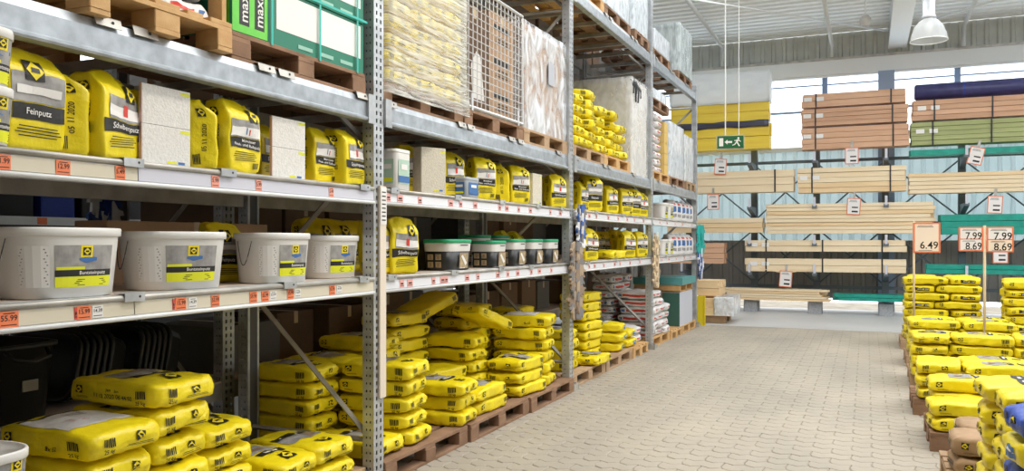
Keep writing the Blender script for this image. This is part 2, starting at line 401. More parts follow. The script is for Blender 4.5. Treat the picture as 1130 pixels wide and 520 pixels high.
# left hall wall far behind the racks
m = MB(); m.box((-11.1, 6, 2.05), (0.2, 30, 4.1)); m.box((-11.1, 6, 5.55), (0.2, 30, 1.9)); y = -9.0
for a, c in ((-9, 7.2), (7.7, 8.55), (9.15, 13.0), (13.6, 21)): m.box((-11.1, (a+c)/2, 4.35), (0.2, c-a, 0.5))
struct(build(m, 'wall_left', [mat('grey_hall_wall', (0.30, 0.29, 0.28), 0.8)]))
for k, (a, c) in enumerate(((7.2, 7.7), (8.55, 9.15), (13.0, 13.6))):
    m = MB(); m.box((0, 0, 0), (0.01, c-a, 0.5)); struct(build(m, 'window_%d' % (7+k), [GLASS], None, (-11.1, (a+c)/2, 4.35)))
m = MB(); m.box((10.1, 7.3, 3.25), (0.2, 26.8, 6.5)); struct(build(m, 'wall_right', [mat('pale_hall_wall', (0.55, 0.54, 0.52), 0.8)]))
m = MB(); m.box((-0.5, -6.1, 3.25), (21.4, 0.2, 6.5)); struct(build(m, 'wall_front', [mat('pale_hall_wall', (0.55, 0.54, 0.52), 0.8)]))
# ---- ceiling: ribbed white sheets over the far half
ceil = struct(link('ceiling', None, None, (0, 0, 6.5)))
pr = []; y = 15.9
while y < YW+0.2:
    pr.append(y); y += 0.30
m = MB()
for y in pr:
    for (a, za), (c, zc_) in (((y, 0), (y+0.14, 0)), ((y+0.14, 0), (y+0.18, 0.09)), ((y+0.18, 0.09), (y+0.26, 0.09)), ((y+0.26, 0.09), (y+0.30, 0))):
        m.quad([(-12, a, za), (10, a, za), (10, c, zc_), (-12, c, zc_)])
build(m, 'roof_sheet', [ROOFM], ceil)
m = MB(); m.box((3.75, -1.5, 0.05), (12.5, 9.0, 0.1)); build(m, 'roof_sheet', [ROOFM], ceil)
m = MB(); m.box((-7.25, 4.4, 0.05), (9.5, 18.8, 0.1)); build(m, 'roof_sheet', [ROOFM], ceil)
XB = Xon(990, YW)
m = MB(); W2 = 0.19
m.box((XB, 16.0, -0.48), (2*W2, 9.0, 0.03)); m.box((XB, 16.0, -0.02), (2*W2, 9.0, 0.03)); m.box((XB, 16.0, -0.25), (0.03, 9.0, 0.44))
struct(build(m, 'roof_beam', [WHITEM], ceil))
for px, py in ((797, 52), (918, 50), (1064, 28)):
    X = Xon(px, YW-0.3); z = Zat(py, X, YW-0.3)
    m = MB(); m.tube([(X, 15.95, z-6.5), (X, YW-0.3, z-6.5), (X, YW-0.22, 5.9-6.5)], 0.045, 8)
    struct(build(m, 'roof_purlin_tube', [WHITEM], ceil, smooth=True))
for (p, q) in (((767, 0), (979, 34)), ((1033, 20), (1100, 0)), ((860, 0), (1010, -20))):
    a = at_z(*p, 6.22); c = at_z(*q, 6.22)
    m = MB(); m.tube([(a[0], a[1], -0.28), (c[0], c[1], -0.28)], 0.022, 6)
    struct(build(m, 'wind_brace_rod', [WHITEM], ceil, smooth=True))
# ================================================================ pallet racking
XF, XR = -2.905, -4.02                       # front and rear planes of the aisle rack
YU = [0.75, 4.50, 8.27, 11.87, 15.33]
ZS1, ZS2, ZT, ZU = 1.259, 1.839, 2.367, 4.22
HS, HB = 0.112, 0.155
D1, D2, DT, DU = ZS1+HS, ZS2+HS, ZT+HB, ZU+HB

def post_mesh(key, H, mats):
    """C-section post with two rows of punched slots in the front and holes in the sides; front faces +X"""
    w, d, t = 0.115, 0.085, 0.0
    m = MB(); pit = 0.05; n = int(H/pit)
    def face(o, right, width, cols, hw, hh, shift):
        o, right = Vector(o), Vector(right); up = Vector((0, 0, 1))
        P = lambda a, z: tuple(o+right*a+up*z)
        edges = [0]
        for c in cols: edges += [c-hw/2, c+hw/2]
        edges.append(width)
        for i in range(0, len(edges), 2):
            m.quad([P(edges[i], 0), P(edges[i+1], 0), P(edges[i+1], n*pit), P(edges[i], n*pit)])
        for c in cols:
            for k in range(n):
                z0 = k*pit; a, b_ = c-hw/2, c+hw/2; h0 = z0+shift
                m.quad([P(a, z0), P(b_, z0), P(b_, h0), P(a, h0)]); m.quad([P(a, h0+hh), P(b_, h0+hh), P(b_, z0+pit), P(a, z0+pit)])
    face((0, -w/2, 0), (0, 1, 0), w, [0.034, w-0.034], 0.016, 0.026, 0.012)
    face((-d, -w/2, 0), (1, 0, 0), d, [0.030, 0.058], 0.009, 0.014, 0.018)
    face((0, w/2, 0), (-1, 0, 0), d, [0.030, 0.058], 0.009, 0.014, 0.018)
    m.quad([(-d, -w/2+0.02, 0), (-d, -w/2, 0), (-d, -w/2, n*pit), (-d, -w/2+0.02, n*pit)])
    m.quad([(-d, w/2, 0), (-d, w/2-0.02, 0), (-d, w/2-0.02, n*pit), (-d, w/2, n*pit)])
    m.quad([(-d+0.004, -w/2+0.003, 0), (-d+0.004, w/2-0.003, 0), (-d+0.004, w/2-0.003, n*pit), (-d+0.004, -w/2+0.003, n*pit)], 1)
    return m.mesh('post', mats)
post6 = post_mesh('p6', 6.0, [STEEL, DARKM]); post4 = post_mesh('p4', 4.5, [STEEL, DARKM])
m = MB(); m.box((0, 0, 0.004), (0.17, 0.16, 0.008)); m.prism([(0.09, 0.008), (0.10, 0.008), (0.10, 0.06), (0.02, 0.09), (0.02, 0.008)], -0.08, -0.072); m.prism([(0.09, 0.008), (0.10, 0.008), (0.10, 0.06), (0.02, 0.09), (0.02, 0.008)], 0.072, 0.08)
m.box((0.09, 0, 0.035), (0.012, 0.16, 0.07)); foot_me = m.mesh('foot_plate', [STEELD])
FRN = ['out at the near end of the rack', 'with long pale strip, nearest the camera', 'with work gloves hung on it', 'with tan gloves, between yellow and white sacks', 'at the far end of the rack']
def frame(X0, X1, Y, pm, H, label, grp):
    t = thing('rack_upright_frame', label, 'rack upright', (0, Y, 0), 0, grp)
    link('post', pm, t, (X0, 0, 0.006)); link('post', pm, t, (X1, 0, 0.006), (0, 0, math.pi))
    link('foot_plate', foot_me, t, (X0-0.04, 0, 0)); link('foot_plate', foot_me, t, (X1+0.04, 0, 0), (0, 0, math.pi))
    a, c = X0-0.075, X1+0.075
    z = 0.30; k = 0
    while z < H-0.3:
        m = MB(); m.tube([(a, 0, z), (c, 0, z)], 0.018, 4); build(m, 'horizontal_brace', [STEELD], t)
        if z+0.95 < H:
            p, q = ((a, c) if k % 2 == 0 else (c, a))
            m = MB(); m.tube([(p, 0, z+0.02), (q, 0, z+0.93)], 0.02, 4); build(m, 'diagonal_brace', [STEELD], t)
        z += 0.95; k += 1
    return t
frames = []
for i, Y in enumerate(YU):
    frames.append(frame(XF, XR, Y, post4 if i == 4 else post6, 4.5 if i == 4 else 6.0, 'galvanised perforated rack upright frame '+FRN[i], 'upright frames of the aisle rack'))
# pale protective strip on the nearest post
m = MB(); m.prism([(XF+0.004, -0.01), (XF+0.018, -0.01), (XF+0.018, 0.062), (XF+0.004, 0.062)], 0.58, 1.96, 'Z'); st = build(m, 'guard_strip', [mat('pale_wood_strip', (0.80, 0.70, 0.58), 0.6)], frames[1])
m = MB(); m.box((XF+0.02, 0.026, 1.83), (0.004, 0.07, 0.24)); st2 = build(m, 'notice', [CARDW], frames[1])
P_ = Print(plane_S((XF+0.0225, 0.026, 1.83), (0, 1, 0), (0, 0, 1)), 0.0006)
for q in range(8): P_.rect(0, 0.09-q*0.026, 0.045, 0.008, 0, 0, 1, 1)
build(P_, 'notice_print', PMATS, st2)
for i in range(5):
    frame(XR-0.14, XR-1.26, YU[i], post4, 4.5, 'dull rack upright frame of the row behind, '+['at the near end', 'seen past the white buckets', 'seen past the green-lidded tubs', 'seen behind yellow shelf sacks', 'at the far end'][i], 'upright frames of the row behind')

# ---- shelf beams with price rails
def tagmesh(key, w, h, col):
    if key not in MATS:
        m = MB(); m.box((0, 0, 0), (0.002, w, h)); MATS[key] = m.mesh('price_tag', [col])
    return MATS[key]
BAYN = ['nearest bay', 'second bay', 'third bay', 'far bay']
def small_beam(i, z, lev, rails, tags, clips):
    y0, y1 = YU[i]+0.06, YU[i+1]-0.06
    b = thing('shelf_beam', 'galvanised shelf beam with price rail, %s shelf of the %s' % (lev, BAYN[i]), 'shelf beam', (XF, y0, z), 0, 'shelf beams with price rails')
    L = y1-y0
    m = MB(); m.prism([(-0.05, 0), (0.004, 0), (0.010, 0.008), (0.010, 0.020), (-0.004, 0.024), (-0.004, HS-0.026), (-0.012, HS-0.004), (-0.022, HS), (-0.05, HS)], 0, L)
    build(m, 'beam_profile', [STEEL], b)
    m = MB(); m.tube([(0.0, 0, HS-0.014), (0.0, L, HS-0.014)], 0.013, 8); build(m, 'rolled_edge', [STEELD], b, smooth=True)
    m = MB(); m.tube([(0.004, 0, 0.011), (0.004, L, 0.011)], 0.011, 8); build(m, 'lower_lip', [WHITEM], b, smooth=True)
    for a, c, rm in rails:
        m = MB(); ya, yb = max(0, a-y0), min(L, c-y0); m.prism([(-0.003, 0.024), (0.003, 0.024), (0.000, HS-0.030), (-0.006, HS-0.030)], ya+0.003, yb-0.003)
        rr = build(m, 'price_rail', [rm], b)
    for y, w, h, col, txt, th in tags:
        t_ = link('price_tag', tagmesh('tag_%s_%.3f_%.3f' % (col.name, w, h), w, h, col), rr, (0.0035, y-y0, 0.052))
        if txt:
            P_ = Print(plane_S((0.0014, 0, 0), (0, 1, 0), (0, 0, 1)), 0.0004)
            P_.text(txt, 0, 0.004, th, 0, 0, maxw=w*0.85); P_.rect(0, -h*0.33, w*0.8, h*0.05, 0, 0, 1, 1); P_.rect(0, h*0.36, w*0.6, h*0.05, 0, 0, 1, 1)
            build(P_, 'tag_print', PMATS, t_)
        elif h > 0.03:
            P_ = Print(plane_S((0.0014, 0, 0), (0, 1, 0), (0, 0, 1)), 0.0004); P_.rect(0, 0, w*0.6, h*0.22, 0, 0, 1, 1); P_.rect(0, -h*0.28, w*0.8, h*0.08, 0, 0, 1, 1)
            build(P_, 'tag_print', PMATS, t_)
    for y in clips:
        m = MB(); m.box((0.012, 0, 0), (0.003, 0.105, 0.036)); m.box((-0.02, 0, 0.018), (0.065, 0.105, 0.003)); m.tube([(0.0132, 0.025, 0.002), (0.0142, 0.025, 0.002)], 0.006, 8, 1)
        build(m, 'clip_plate', [STEEL, INK], b, (0.004, y-y0, HS-0.012))
    # rear beam
    m = MB(); m.prism([(0, 0), (0.05, 0), (0.05, HS), (0, HS)], 0, L); build(m, 'rear_beam', [STEELD], b, (XR-XF, 0, 0))
    return b
def yx(px, X=XF): return Yon(px, X)
W1, H1 = 0.062, 0.056
tg = lambda px, col=ORANGE, txt='', w=W1, h=H1, th=0.028: (yx(px), w, h, col, txt, th)
small_beam(0, ZS1, 'lower', [(0.8, yx(148), CREAM), (yx(148), 4.5, CREAM)],
    [tg(9, txt='55.99', w=0.075, h=0.062, th=0.03), tg(92, txt='15.99'), tg(107, CARDW, '14.39', 0.05, 0.05, 0.02), tg(199, txt='15.99'), tg(212, CARDW, '14.39', 0.05, 0.05, 0.02), tg(237, txt='53.99', w=0.055),
     tg(279, txt='59.99', w=0.055), tg(292, txt='55.99', w=0.055), tg(301, CARDW, '53.99', 0.05, 0.045, 0.018), tg(320, txt='15.99', w=0.055), tg(328, CARDW, '14.39', 0.05, 0.045, 0.018), tg(366, txt='55.99', w=0.055), tg(374, CARDW, '49.99', 0.05, 0.045, 0.018),
     (yx(83), 0.012, 0.05, REDP, '', 0), (yx(191), 0.012, 0.05, REDP, '', 0)],
    [yx(146), yx(318), yx(400)])
small_beam(0, ZS2, 'upper', [(0.8, yx(152), CREAM), (yx(152), 4.5, RAILW)],
    [tg(2, txt='11.99'), tg(69, txt='12.99'), tg(132, txt='5.49', w=0.05), tg(237, SALMON, '5.99', 0.05), tg(285, SALMON, '5.99', 0.045), tg(365, SALMON, '5.49', 0.045)], [yx(145), yx(250), yx(401)])
def auto_tags(i, pxs, col): return [(yx(p), 0.055+0.02*((k*3) % 2), 0.05, col, '', 0) for k, p in enumerate(pxs)]
PINKT = mat('pink_tag', (0.86, 0.42, 0.38), 0.5)
small_beam(1, ZS1, 'lower', [(4.5, 8.27, RAILC)], auto_tags(1, [443, 452, 478, 488, 492, 515, 527, 549, 560, 571, 586, 595, 608], PINKT), [yx(431), yx(500), yx(552), yx(585)])
small_beam(1, ZS2, 'upper', [(4.5, 8.27, RAILC)], auto_tags(1, [428, 441, 463, 497, 508, 524, 551, 559, 572, 585, 607, 618], PINKT), [yx(434), yx(504), yx(553), yx(593), yx(619)])
small_beam(2, ZS1, 'lower', [(8.27, 11.87, RAILC)], auto_tags(2, [650, 656, 666, 678, 684, 695, 706], PINKT), [yx(648), yx(680), yx(705)])
small_beam(2, ZS2, 'upper', [(8.27, 11.87, RAILC)], auto_tags(2, [644, 650, 658, 671, 682, 692, 700, 710], PINKT), [yx(657), yx(687), yx(710)])
small_beam(3, ZS1, 'lower', [(11.87, 15.33, RAILC)], auto_tags(3, [730, 738, 746, 755, 762], PINKT), [yx(735), yx(755)])
small_beam(3, ZS2, 'upper', [(11.87, 15.33, RAILC)], auto_tags(3, [728, 736, 745, 753, 763], PINKT), [yx(735), yx(755)])

def big_beam(i, z, lev, clips):
    y0, y1 = YU[i]+0.06, YU[i+1]-0.06; L = y1-y0
    b = thing('pallet_beam', 'heavy galvanised pallet beam, %s level of the %s' % (lev, BAYN[i]), 'pallet beam', (XF, y0, z), 0, 'heavy pallet beams')
    m = MB(); m.prism([(-0.06, 0), (0.008, 0), (0.012, 0.010), (0.012, 0.020), (-0.002, 0.030), (-0.002, HB-0.042), (-0.016, HB-0.002), (-0.022, HB), (-0.06, HB)], 0, L)
    build(m, 'beam_profile', [STEELB], b)
    m = MB(); m.prism([(0, 0), (0.05, 0), (0.05, HB), (0, HB)], 0, L); build(m, 'rear_beam', [STEELD], b, (XR-XF, 0, 0))
    for k in range(6):
        m = MB(); m.box(((XR-XF)/2, L*(k+0.5)/6, HB-0.030), (1.0, 0.045, 0.05)); build(m, 'support_bar', [STEELD], b)
    for s in (0.0, L):
        m = MB(); m.box((0.006, 0.04 if s == 0 else s-0.04, HB/2), (0.02, 0.075, HB+0.03)); build(m, 'end_bracket', [STEEL], b)
    M = Matrix.Rotation(R(-18), 3, 'Y')
    for y in clips:
        m = MB(); m.box((0.004, 0, HB-0.008), (0.003, 0.13, 0.042), 0, M=M); m.box((-0.03, 0, HB+0.012), (0.06, 0.13, 0.003)); m.tube([(0.006, 0.02, HB-0.006), (0.008, 0.02, HB-0.006)], 0.007, 8, 1)
        build(m, 'clip_plate', [STEELD, INK], b, (0, y-y0, 0))
    return b
big_beam(0, ZT, 'lower pallet', [yx(119), yx(160), yx(294), yx(316), yx(400)])
big_beam(1, ZT, 'lower pallet', [yx(432), yx(510), yx(520), yx(565), yx(575), yx(617)])
big_beam(2, ZT, 'lower pallet', [yx(638), yx(668), yx(673), yx(700)])
big_beam(3, ZT, 'lower pallet', [yx(728), yx(743), yx(746), yx(762)])
for i in range(4): big_beam(i, ZU, 'top pallet', [YU[i]+0.3, YU[i]+1.3, YU[i]+1.5, YU[i]+2.5, YU[i]+2.7])
# ---- shelf boards
DECK = mat('shelf_board', (0.62, 0.50, 0.40), 0.6, var=0.15, scale=3)
for i in range(4):
    for z, lev in ((D1, 'lower'), (D2, 'upper')):
        y0, y1 = YU[i]+0.07, YU[i+1]-0.07; n = 4; w = (y1-y0)/n
        t = thing('shelf_deck', 'row of shelf boards on the %s shelf of the %s' % (lev, BAYN[i]), 'shelf', (0, y0, z-0.02), 0, 'board decks of the rack shelves')
        for k in range(n):
            m = MB(); m.box(((XF+XR)/2-0.01, w*(k+0.5), 0.009), (1.00, w-0.004, 0.018)); build(m, 'shelf_board', [DECK], t)
# ================================================================ builders for the goods
# ---- euro pallet, every board and block a piece of its own
PB = {}
def pallet_parts(wm):
    if wm.name in PB: return PB[wm.name]
    def bx(name, d):
        m = MB(); m.box((0, 0, 0), d, ch=0.004); return m.mesh(name, [wm])
    d = {'deck_w': bx('deck_board', (0.145, 1.2, 0.022)), 'deck_n': bx('deck_board', (0.10, 1.2, 0.022)), 'stringer': bx('stringer_board', (0.8, 0.145, 0.022)),
         'block': bx('block', (0.10, 0.145, 0.078)), 'blockm': bx('block', (0.145, 0.145, 0.078)), 'bot': bx('bottom_board', (0.10, 1.2, 0.022)), 'botm': bx('bottom_board', (0.145, 1.2, 0.022))}
    PB[wm.name] = d
    return d
def pallet(X, Y, Z, label, wm=PWOODG, rz=0.0, grp='wooden pallets'):
    """1.2 m side along local Y"""
    t = thing('pallet', label, 'pallet', (X, Y, Z), rz, grp); d = pallet_parts(wm)
    j = lambda: rnd.uniform(-0.003, 0.003)
    for x, w in ((-0.327, 'deck_w'), (-0.165, 'deck_n'), (0, 'deck_w'), (0.165, 'deck_n'), (0.327, 'deck_w')): link('deck_board', d[w], t, (x+j(), j()*2, 0.133))
    for y in (-0.5275, 0, 0.5275): link('stringer_board', d['stringer'], t, (j(), y+j(), 0.111))
    for x in (-0.35, 0, 0.35):
        for y in (-0.5275, 0, 0.5275): link('block', d['blockm' if x == 0 else 'block'], t, (x+j(), y+j(), 0.061))
        link('bottom_board', d['botm' if x == 0 else 'bot'], t, (x+j(), j(), 0.011))
    return t
PT = 0.144

# ---- sacks
def cube_shell(nx, ny, nz):
    idx = {}; V = []; Fs = []
    def vid(i, j, k):
        key = (i, j, k)
        if key not in idx: idx[key] = len(V); V.append((2*i/nx-1, 2*j/ny-1, 2*k/nz-1))
        return idx[key]
    for j in range(ny):
        for i in range(nx):
            Fs.append((vid(i, j, nz), vid(i+1, j, nz), vid(i+1, j+1, nz), vid(i, j+1, nz))); Fs.append((vid(i, j+1, 0), vid(i+1, j+1, 0), vid(i+1, j, 0), vid(i, j, 0)))
    for k in range(nz):
        for i in range(nx):
            Fs.append((vid(i, 0, k), vid(i+1, 0, k), vid(i+1, 0, k+1), vid(i, 0, k+1))); Fs.append((vid(i+1, ny, k), vid(i, ny, k), vid(i, ny, k+1), vid(i+1, ny, k+1)))
        for j in range(ny):
            Fs.append((vid(nx, j, k), vid(nx, j+1, k), vid(nx, j+1, k+1), vid(nx, j, k+1))); Fs.append((vid(0, j+1, k), vid(0, j, k), vid(0, j, k+1), vid(0, j+1, k+1)))
    return V, Fs
def lying_shape(L, W, H, seed, wr=1.0):
    off = Vector((seed*7.3, seed*3.1, seed*5.7)); n = 11.0
    lump = [(rnd.uniform(-0.5, 0.5), rnd.uniform(-0.5, 0.5), rnd.uniform(0.06, 0.16)) for _ in range(3)]
    bend = rnd.uniform(-0.05, 0.05)
    def f(p):
        x, y, z = p; r = (abs(x)**n+abs(y)**n+abs(z)**n)**(1/n); x, y, z = x/r, y/r, z/r
        cx = max(0, 1-abs(x)**3); cy = max(0, 1-y**4)
        X = x*L/2*(1-0.03*abs(z)**2); Y = y*W/2*(0.95+0.05*cx); top = 0.86+0.16*cx*cy
        for a, b_, g in lump: top += g*0.6*math.exp(-((x-a)**2+(y-b_)**2)*5)*cx
        Z = z*H/2*(top if z > 0 else 0.92)
        if abs(z) < 0.999: Y *= 1+0.02*math.sin(seed+6*x)
        q = Vector((X, Y, Z))
        nv = noise.noise_vector(q*6+off)*0.013*wr+noise.noise_vector(q*15+off)*0.008*wr+noise.noise_vector(q*34+off)*0.0035*wr
        rid = abs(noise.noise(Vector((X*4, Y*16, Z*22))+off*1.7)); edge = max(0, abs(x)-0.62)/0.38
        nv -= Vector((math.copysign(1, x)*0.2, 0, math.copysign(1, z)*0.6))*0.030*wr*edge*(0.5-rid)
        q += nv; q.z += bend*0.12*(x*x-0.4)
        return Vector((q.x, q.y, max(q.z, -H/2)+H/2))
    return f
def standing_shape(D, W, H, seed, wr=1.0, slump=0.0, lean=0.0):
    off = Vector((seed*7.3, seed*3.1, seed*5.7)); n = 16.0; tilt = rnd.uniform(-0.03, 0.05)
    def f(p):
        x, y, z = p; r = (abs(x)**n+abs(y)**n+abs(z)**n)**(1/n); x, y, z = x/r, y/r, z/r
        t = (z+1)/2; s = max(0, (t-0.76)/0.24); s = s*s*(3-2*s)
        X = x*D/2*(1+0.10*math.sin(math.pi*t)-0.42*s); Y = y*W/2*(0.97+0.05*math.sin(math.pi*t)-0.05*s)
        Z = t*H - 0.035*H*s*(abs(y)**3)*(0.6+slump)-0.03*H*s*slump*(1+y)
        q = Vector((X, Y, Z))
        nv = noise.noise_vector(q*7+off)*0.013*wr+noise.noise_vector(q*18+off)*0.008*wr*(0.6+s)+noise.noise_vector(q*40+off)*0.003*wr*(0.6+s)
        q += nv; q.z = max(q.z, 0) if t > 0.02 else max(0, Z)
        q.x += tilt*q.z-0.03*s*(1+slump); q.y += lean*q.z*q.z
        return q
    return f
def shell_mesh(name, f, m, n=(26, 18, 8)):
    V, Fs = cube_shell(*n); me = bpy.data.meshes.new(name)
    me.from_pydata([tuple(f(v)) for v in V], [], Fs); me.materials.append(m)
    me.polygons.foreach_set('use_smooth', [True]*len(Fs)); me.update()
    return me
def face_S(f, face, A, B):
    """surface of one side of a sack, coordinates in metres from the middle of that side"""
    def P(a, b_):
        u, v = max(-1, min(1, a/A)), max(-1, min(1, b_/B))
        return f({'x+': (1, u, v), 'x-': (-1, -u, v), 'y-': (u, -1, v), 'y+': (-u, 1, v), 'top': (-v, u, 1), 'top2': (u, v, 1)}[face])
    def S(a, b_):
        e = 0.004; p = P(a, b_); du = P(a+e, b_)-P(a-e, b_); dv = P(a, b_+e)-P(a, b_-e); n_ = du.cross(dv)
        return p, (n_.normalized() if n_.length > 1e-12 else Vector((0, 0, 1)))
    return S
def merge(prints):
    m = MB()
    for p in prints:
        o = len(m.v); m.v += p.v; m.f += [tuple(o+i for i in g) for g in p.f]; m.m += p.m
    return m
LY = []       # lying yellow sack variants: (body, print, height)
def lying_variant(seed, L=0.58, W=0.37, H=0.119, body=YEL, style='a', name='sack', txt=None, wr=1.0):
    f0 = lying_shape(L, W, H, seed, wr); zs_ = H*1.03/max(f0(v).z for v in cube_shell(12, 10, 4)[0])
    f = lambda p: (lambda q: Vector((q.x, q.y, q.z*zs_)))(f0(p)); me = shell_mesh(name, f, body)
    P = []
    A, B, C = L/2, W/2, H/2
    t = Print(face_S(f, 'top', B, A), 0.003); P.append(t)
    if style == 'a':
        t.rect(0, 0.05, W*0.62, 0.17, 2); t.rect(0, -0.075, W*0.62, 0.055, 0, 0); t.lines(0.0, -0.075, W*0.42, 0.05, 1, 1, 3); t.rect(0.02, 0.06, 0.1, 0.06, 4, 1); t.logo(0, -0.19, 0.04)
    elif style == 'b':
        t.rect(0, 0.02, W*0.92, 0.34, 3); t.rect(0, 0.215, W*0.92, 0.05, 0, 0); t.lines(0.03, 0.10, 0.12, 0.05, 3, 1, 2); t.lines(-0.04, -0.03, 0.09, 0.06, 3, 1, 5)
    elif style == 'c':
        t.rect(-0.02, 0.0, W*0.75, 0.12, 2); t.rect(-0.02, 0.095, W*0.75, 0.06, 0, 0); t.lines(-0.02, 0.095, W*0.5, 0.05, 1, 1, 3); t.logo(0.0, -0.18, 0.045); t.rect(0.05, -0.01, 0.05, 0.08, 4, 1)
    elif style == 'blue':
        t.rect(0, 0.02, W*0.6, 0.24, 3); t.rect(0, 0.0, W*0.4, 0.1, 6, 1)
    for fc in ('x+', 'x-'):
        e = Print(face_S(f, fc, B, C), 0.0025); P.append(e)
        if style == 'blue':
            e.rect(0.04, 0, 0.13, 0.07, 6, 0); e.rect(0.04, 0.012, 0.08, 0.012, 3, 1)
        elif style == 'k':
            e.lines(0.02, 0.0, 0.2, 0.07, 4); e.rect(-0.14, 0, 0.03, 0.09, 3, 0)
        elif style == 'n':
            e.rect(0.03, 0.0, 0.20, 0.055, 0, 0); e.rect(0.0, 0.0, 0.06, 0.03, 2, 1); e.rect(0.09, 0.0, 0.03, 0.03, 2, 1); e.logo(-0.135, 0.0, 0.02)
        elif style in 'wr':
            e.rect(-0.02, 0.005, 0.16, 0.035, 5, 0); e.rect(0.11, 0.0, 0.05, 0.05, 6, 0)
        else:
            e.logo(0.055, 0.012, 0.024); e.barcode(-0.105, 0.010, 0.060, 0.050); e.lines(0.055, -0.034, 0.16, 0.014, 2); e.text('25 kg', -0.105, -0.036, 0.026, 0)
    for fc in ('y+', 'y-'):
        e = Print(face_S(f, fc, A, C), 0.0025); P.append(e)
        if style == 'blue':
            e.rect(-0.15, 0, 0.12, 0.07, 6, 0); e.rect(-0.15, 0.012, 0.08, 0.012, 3, 1)
        elif style in 'wr':
            e.rect(0.0, 0.0, 0.34, 0.04, 5, 0); e.rect(-0.22, 0.0, 0.06, 0.05, 6, 0); e.lines(0.2, 0, 0.08, 0.04, 2, 1, 6)
        else:
            e.logo(-0.215, 0.012, 0.024); e.lines(-0.19, -0.034, 0.09, 0.012, 2); e.barcode(0.20, 0.010, 0.065, 0.050); e.text('25 kg', 0.20, -0.038, 0.026, 0)
            if style == 'b': e.text('8x 52', 0.06, -0.02, 0.03, 0)
            if style == 'a' and seed > 20: e.text('Jan   Jan', 0.02, 0.018, 0.026, 0, rot=0); e.text('11 12 2020 06 44 02', 0.02, -0.016, 0.030, 0)
    pm = merge(P).mesh('printed_design', PMATS)
    return me, pm, H
for s, st in enumerate(['a', 'c', 'p', 'p', 'a', 'c']): LY.append(lying_variant(s+1, style=st))
HERO_A = lying_variant(21, 0.60, 0.38, 0.135, style='a', txt='Zementmörtel', wr=0.8)
HERO_B = lying_variant(22, 0.60, 0.38, 0.135, style='b', wr=0.8)
LNEAT = [lying_variant(35+s, 0.60, 0.40, 0.118, style='n', wr=0.7) for s in range(3)]
LBLUE = [lying_variant(31+s, 0.60, 0.38, 0.13, style='blue') for s in range(2)]
LWHITE = [lying_variant(41+s, 0.55, 0.36, 0.12, body=WSACK, style=('w' if s % 2 else 'r')) for s in range(3)]
LKRAFT = [lying_variant(51+s, 0.58, 0.38, 0.13, body=KRAFT, style='k') for s in range(2)]
def sack(v, X, Y, Z, label, rz=0.0, grp=None, rx=0.0, ry=0.0, name='cement_sack', sc=None, cat='sack'):
    o = link(name, v[0], None, (X, Y, Z), (rx, ry, rz), sc); tag(o, label, cat, grp)
    stuff(link('printed_design', v[1], o))
    return o
PITCH = 0.117
def column(X, Y, n, base, where, grp, vs=None, rz=0.0, z0=PT, top=None, name='cement_sack', jit=1.0, kind='yellow sack', pitch=PITCH, zs=1.0):
    vs = vs or LY
    for k in range(n):
        v = top if (top and k == n-1) else vs[rnd.randrange(len(vs))]
        pos = 'top' if k == n-1 else 'bottom' if k == 0 else ORD[n-k]+' from top'
        lab = '%s %s, %s' % (kind, pos if pos not in ('top', 'bottom') else 'at the '+pos, where)
        if n == 1: lab = '%s lying %s' % (kind, where.replace('of the ', 'as the '))
        sack(v, X+rnd.uniform(-0.015, 0.015)*jit, Y+rnd.uniform(-0.012, 0.012)*jit, base+k*pitch, lab, rz+R(rnd.uniform(-3, 3))*jit+(math.pi if rnd.random() < 0.3 and v is not top else 0), grp, name=name, sc=((1, 1, zs) if v is not top else None))

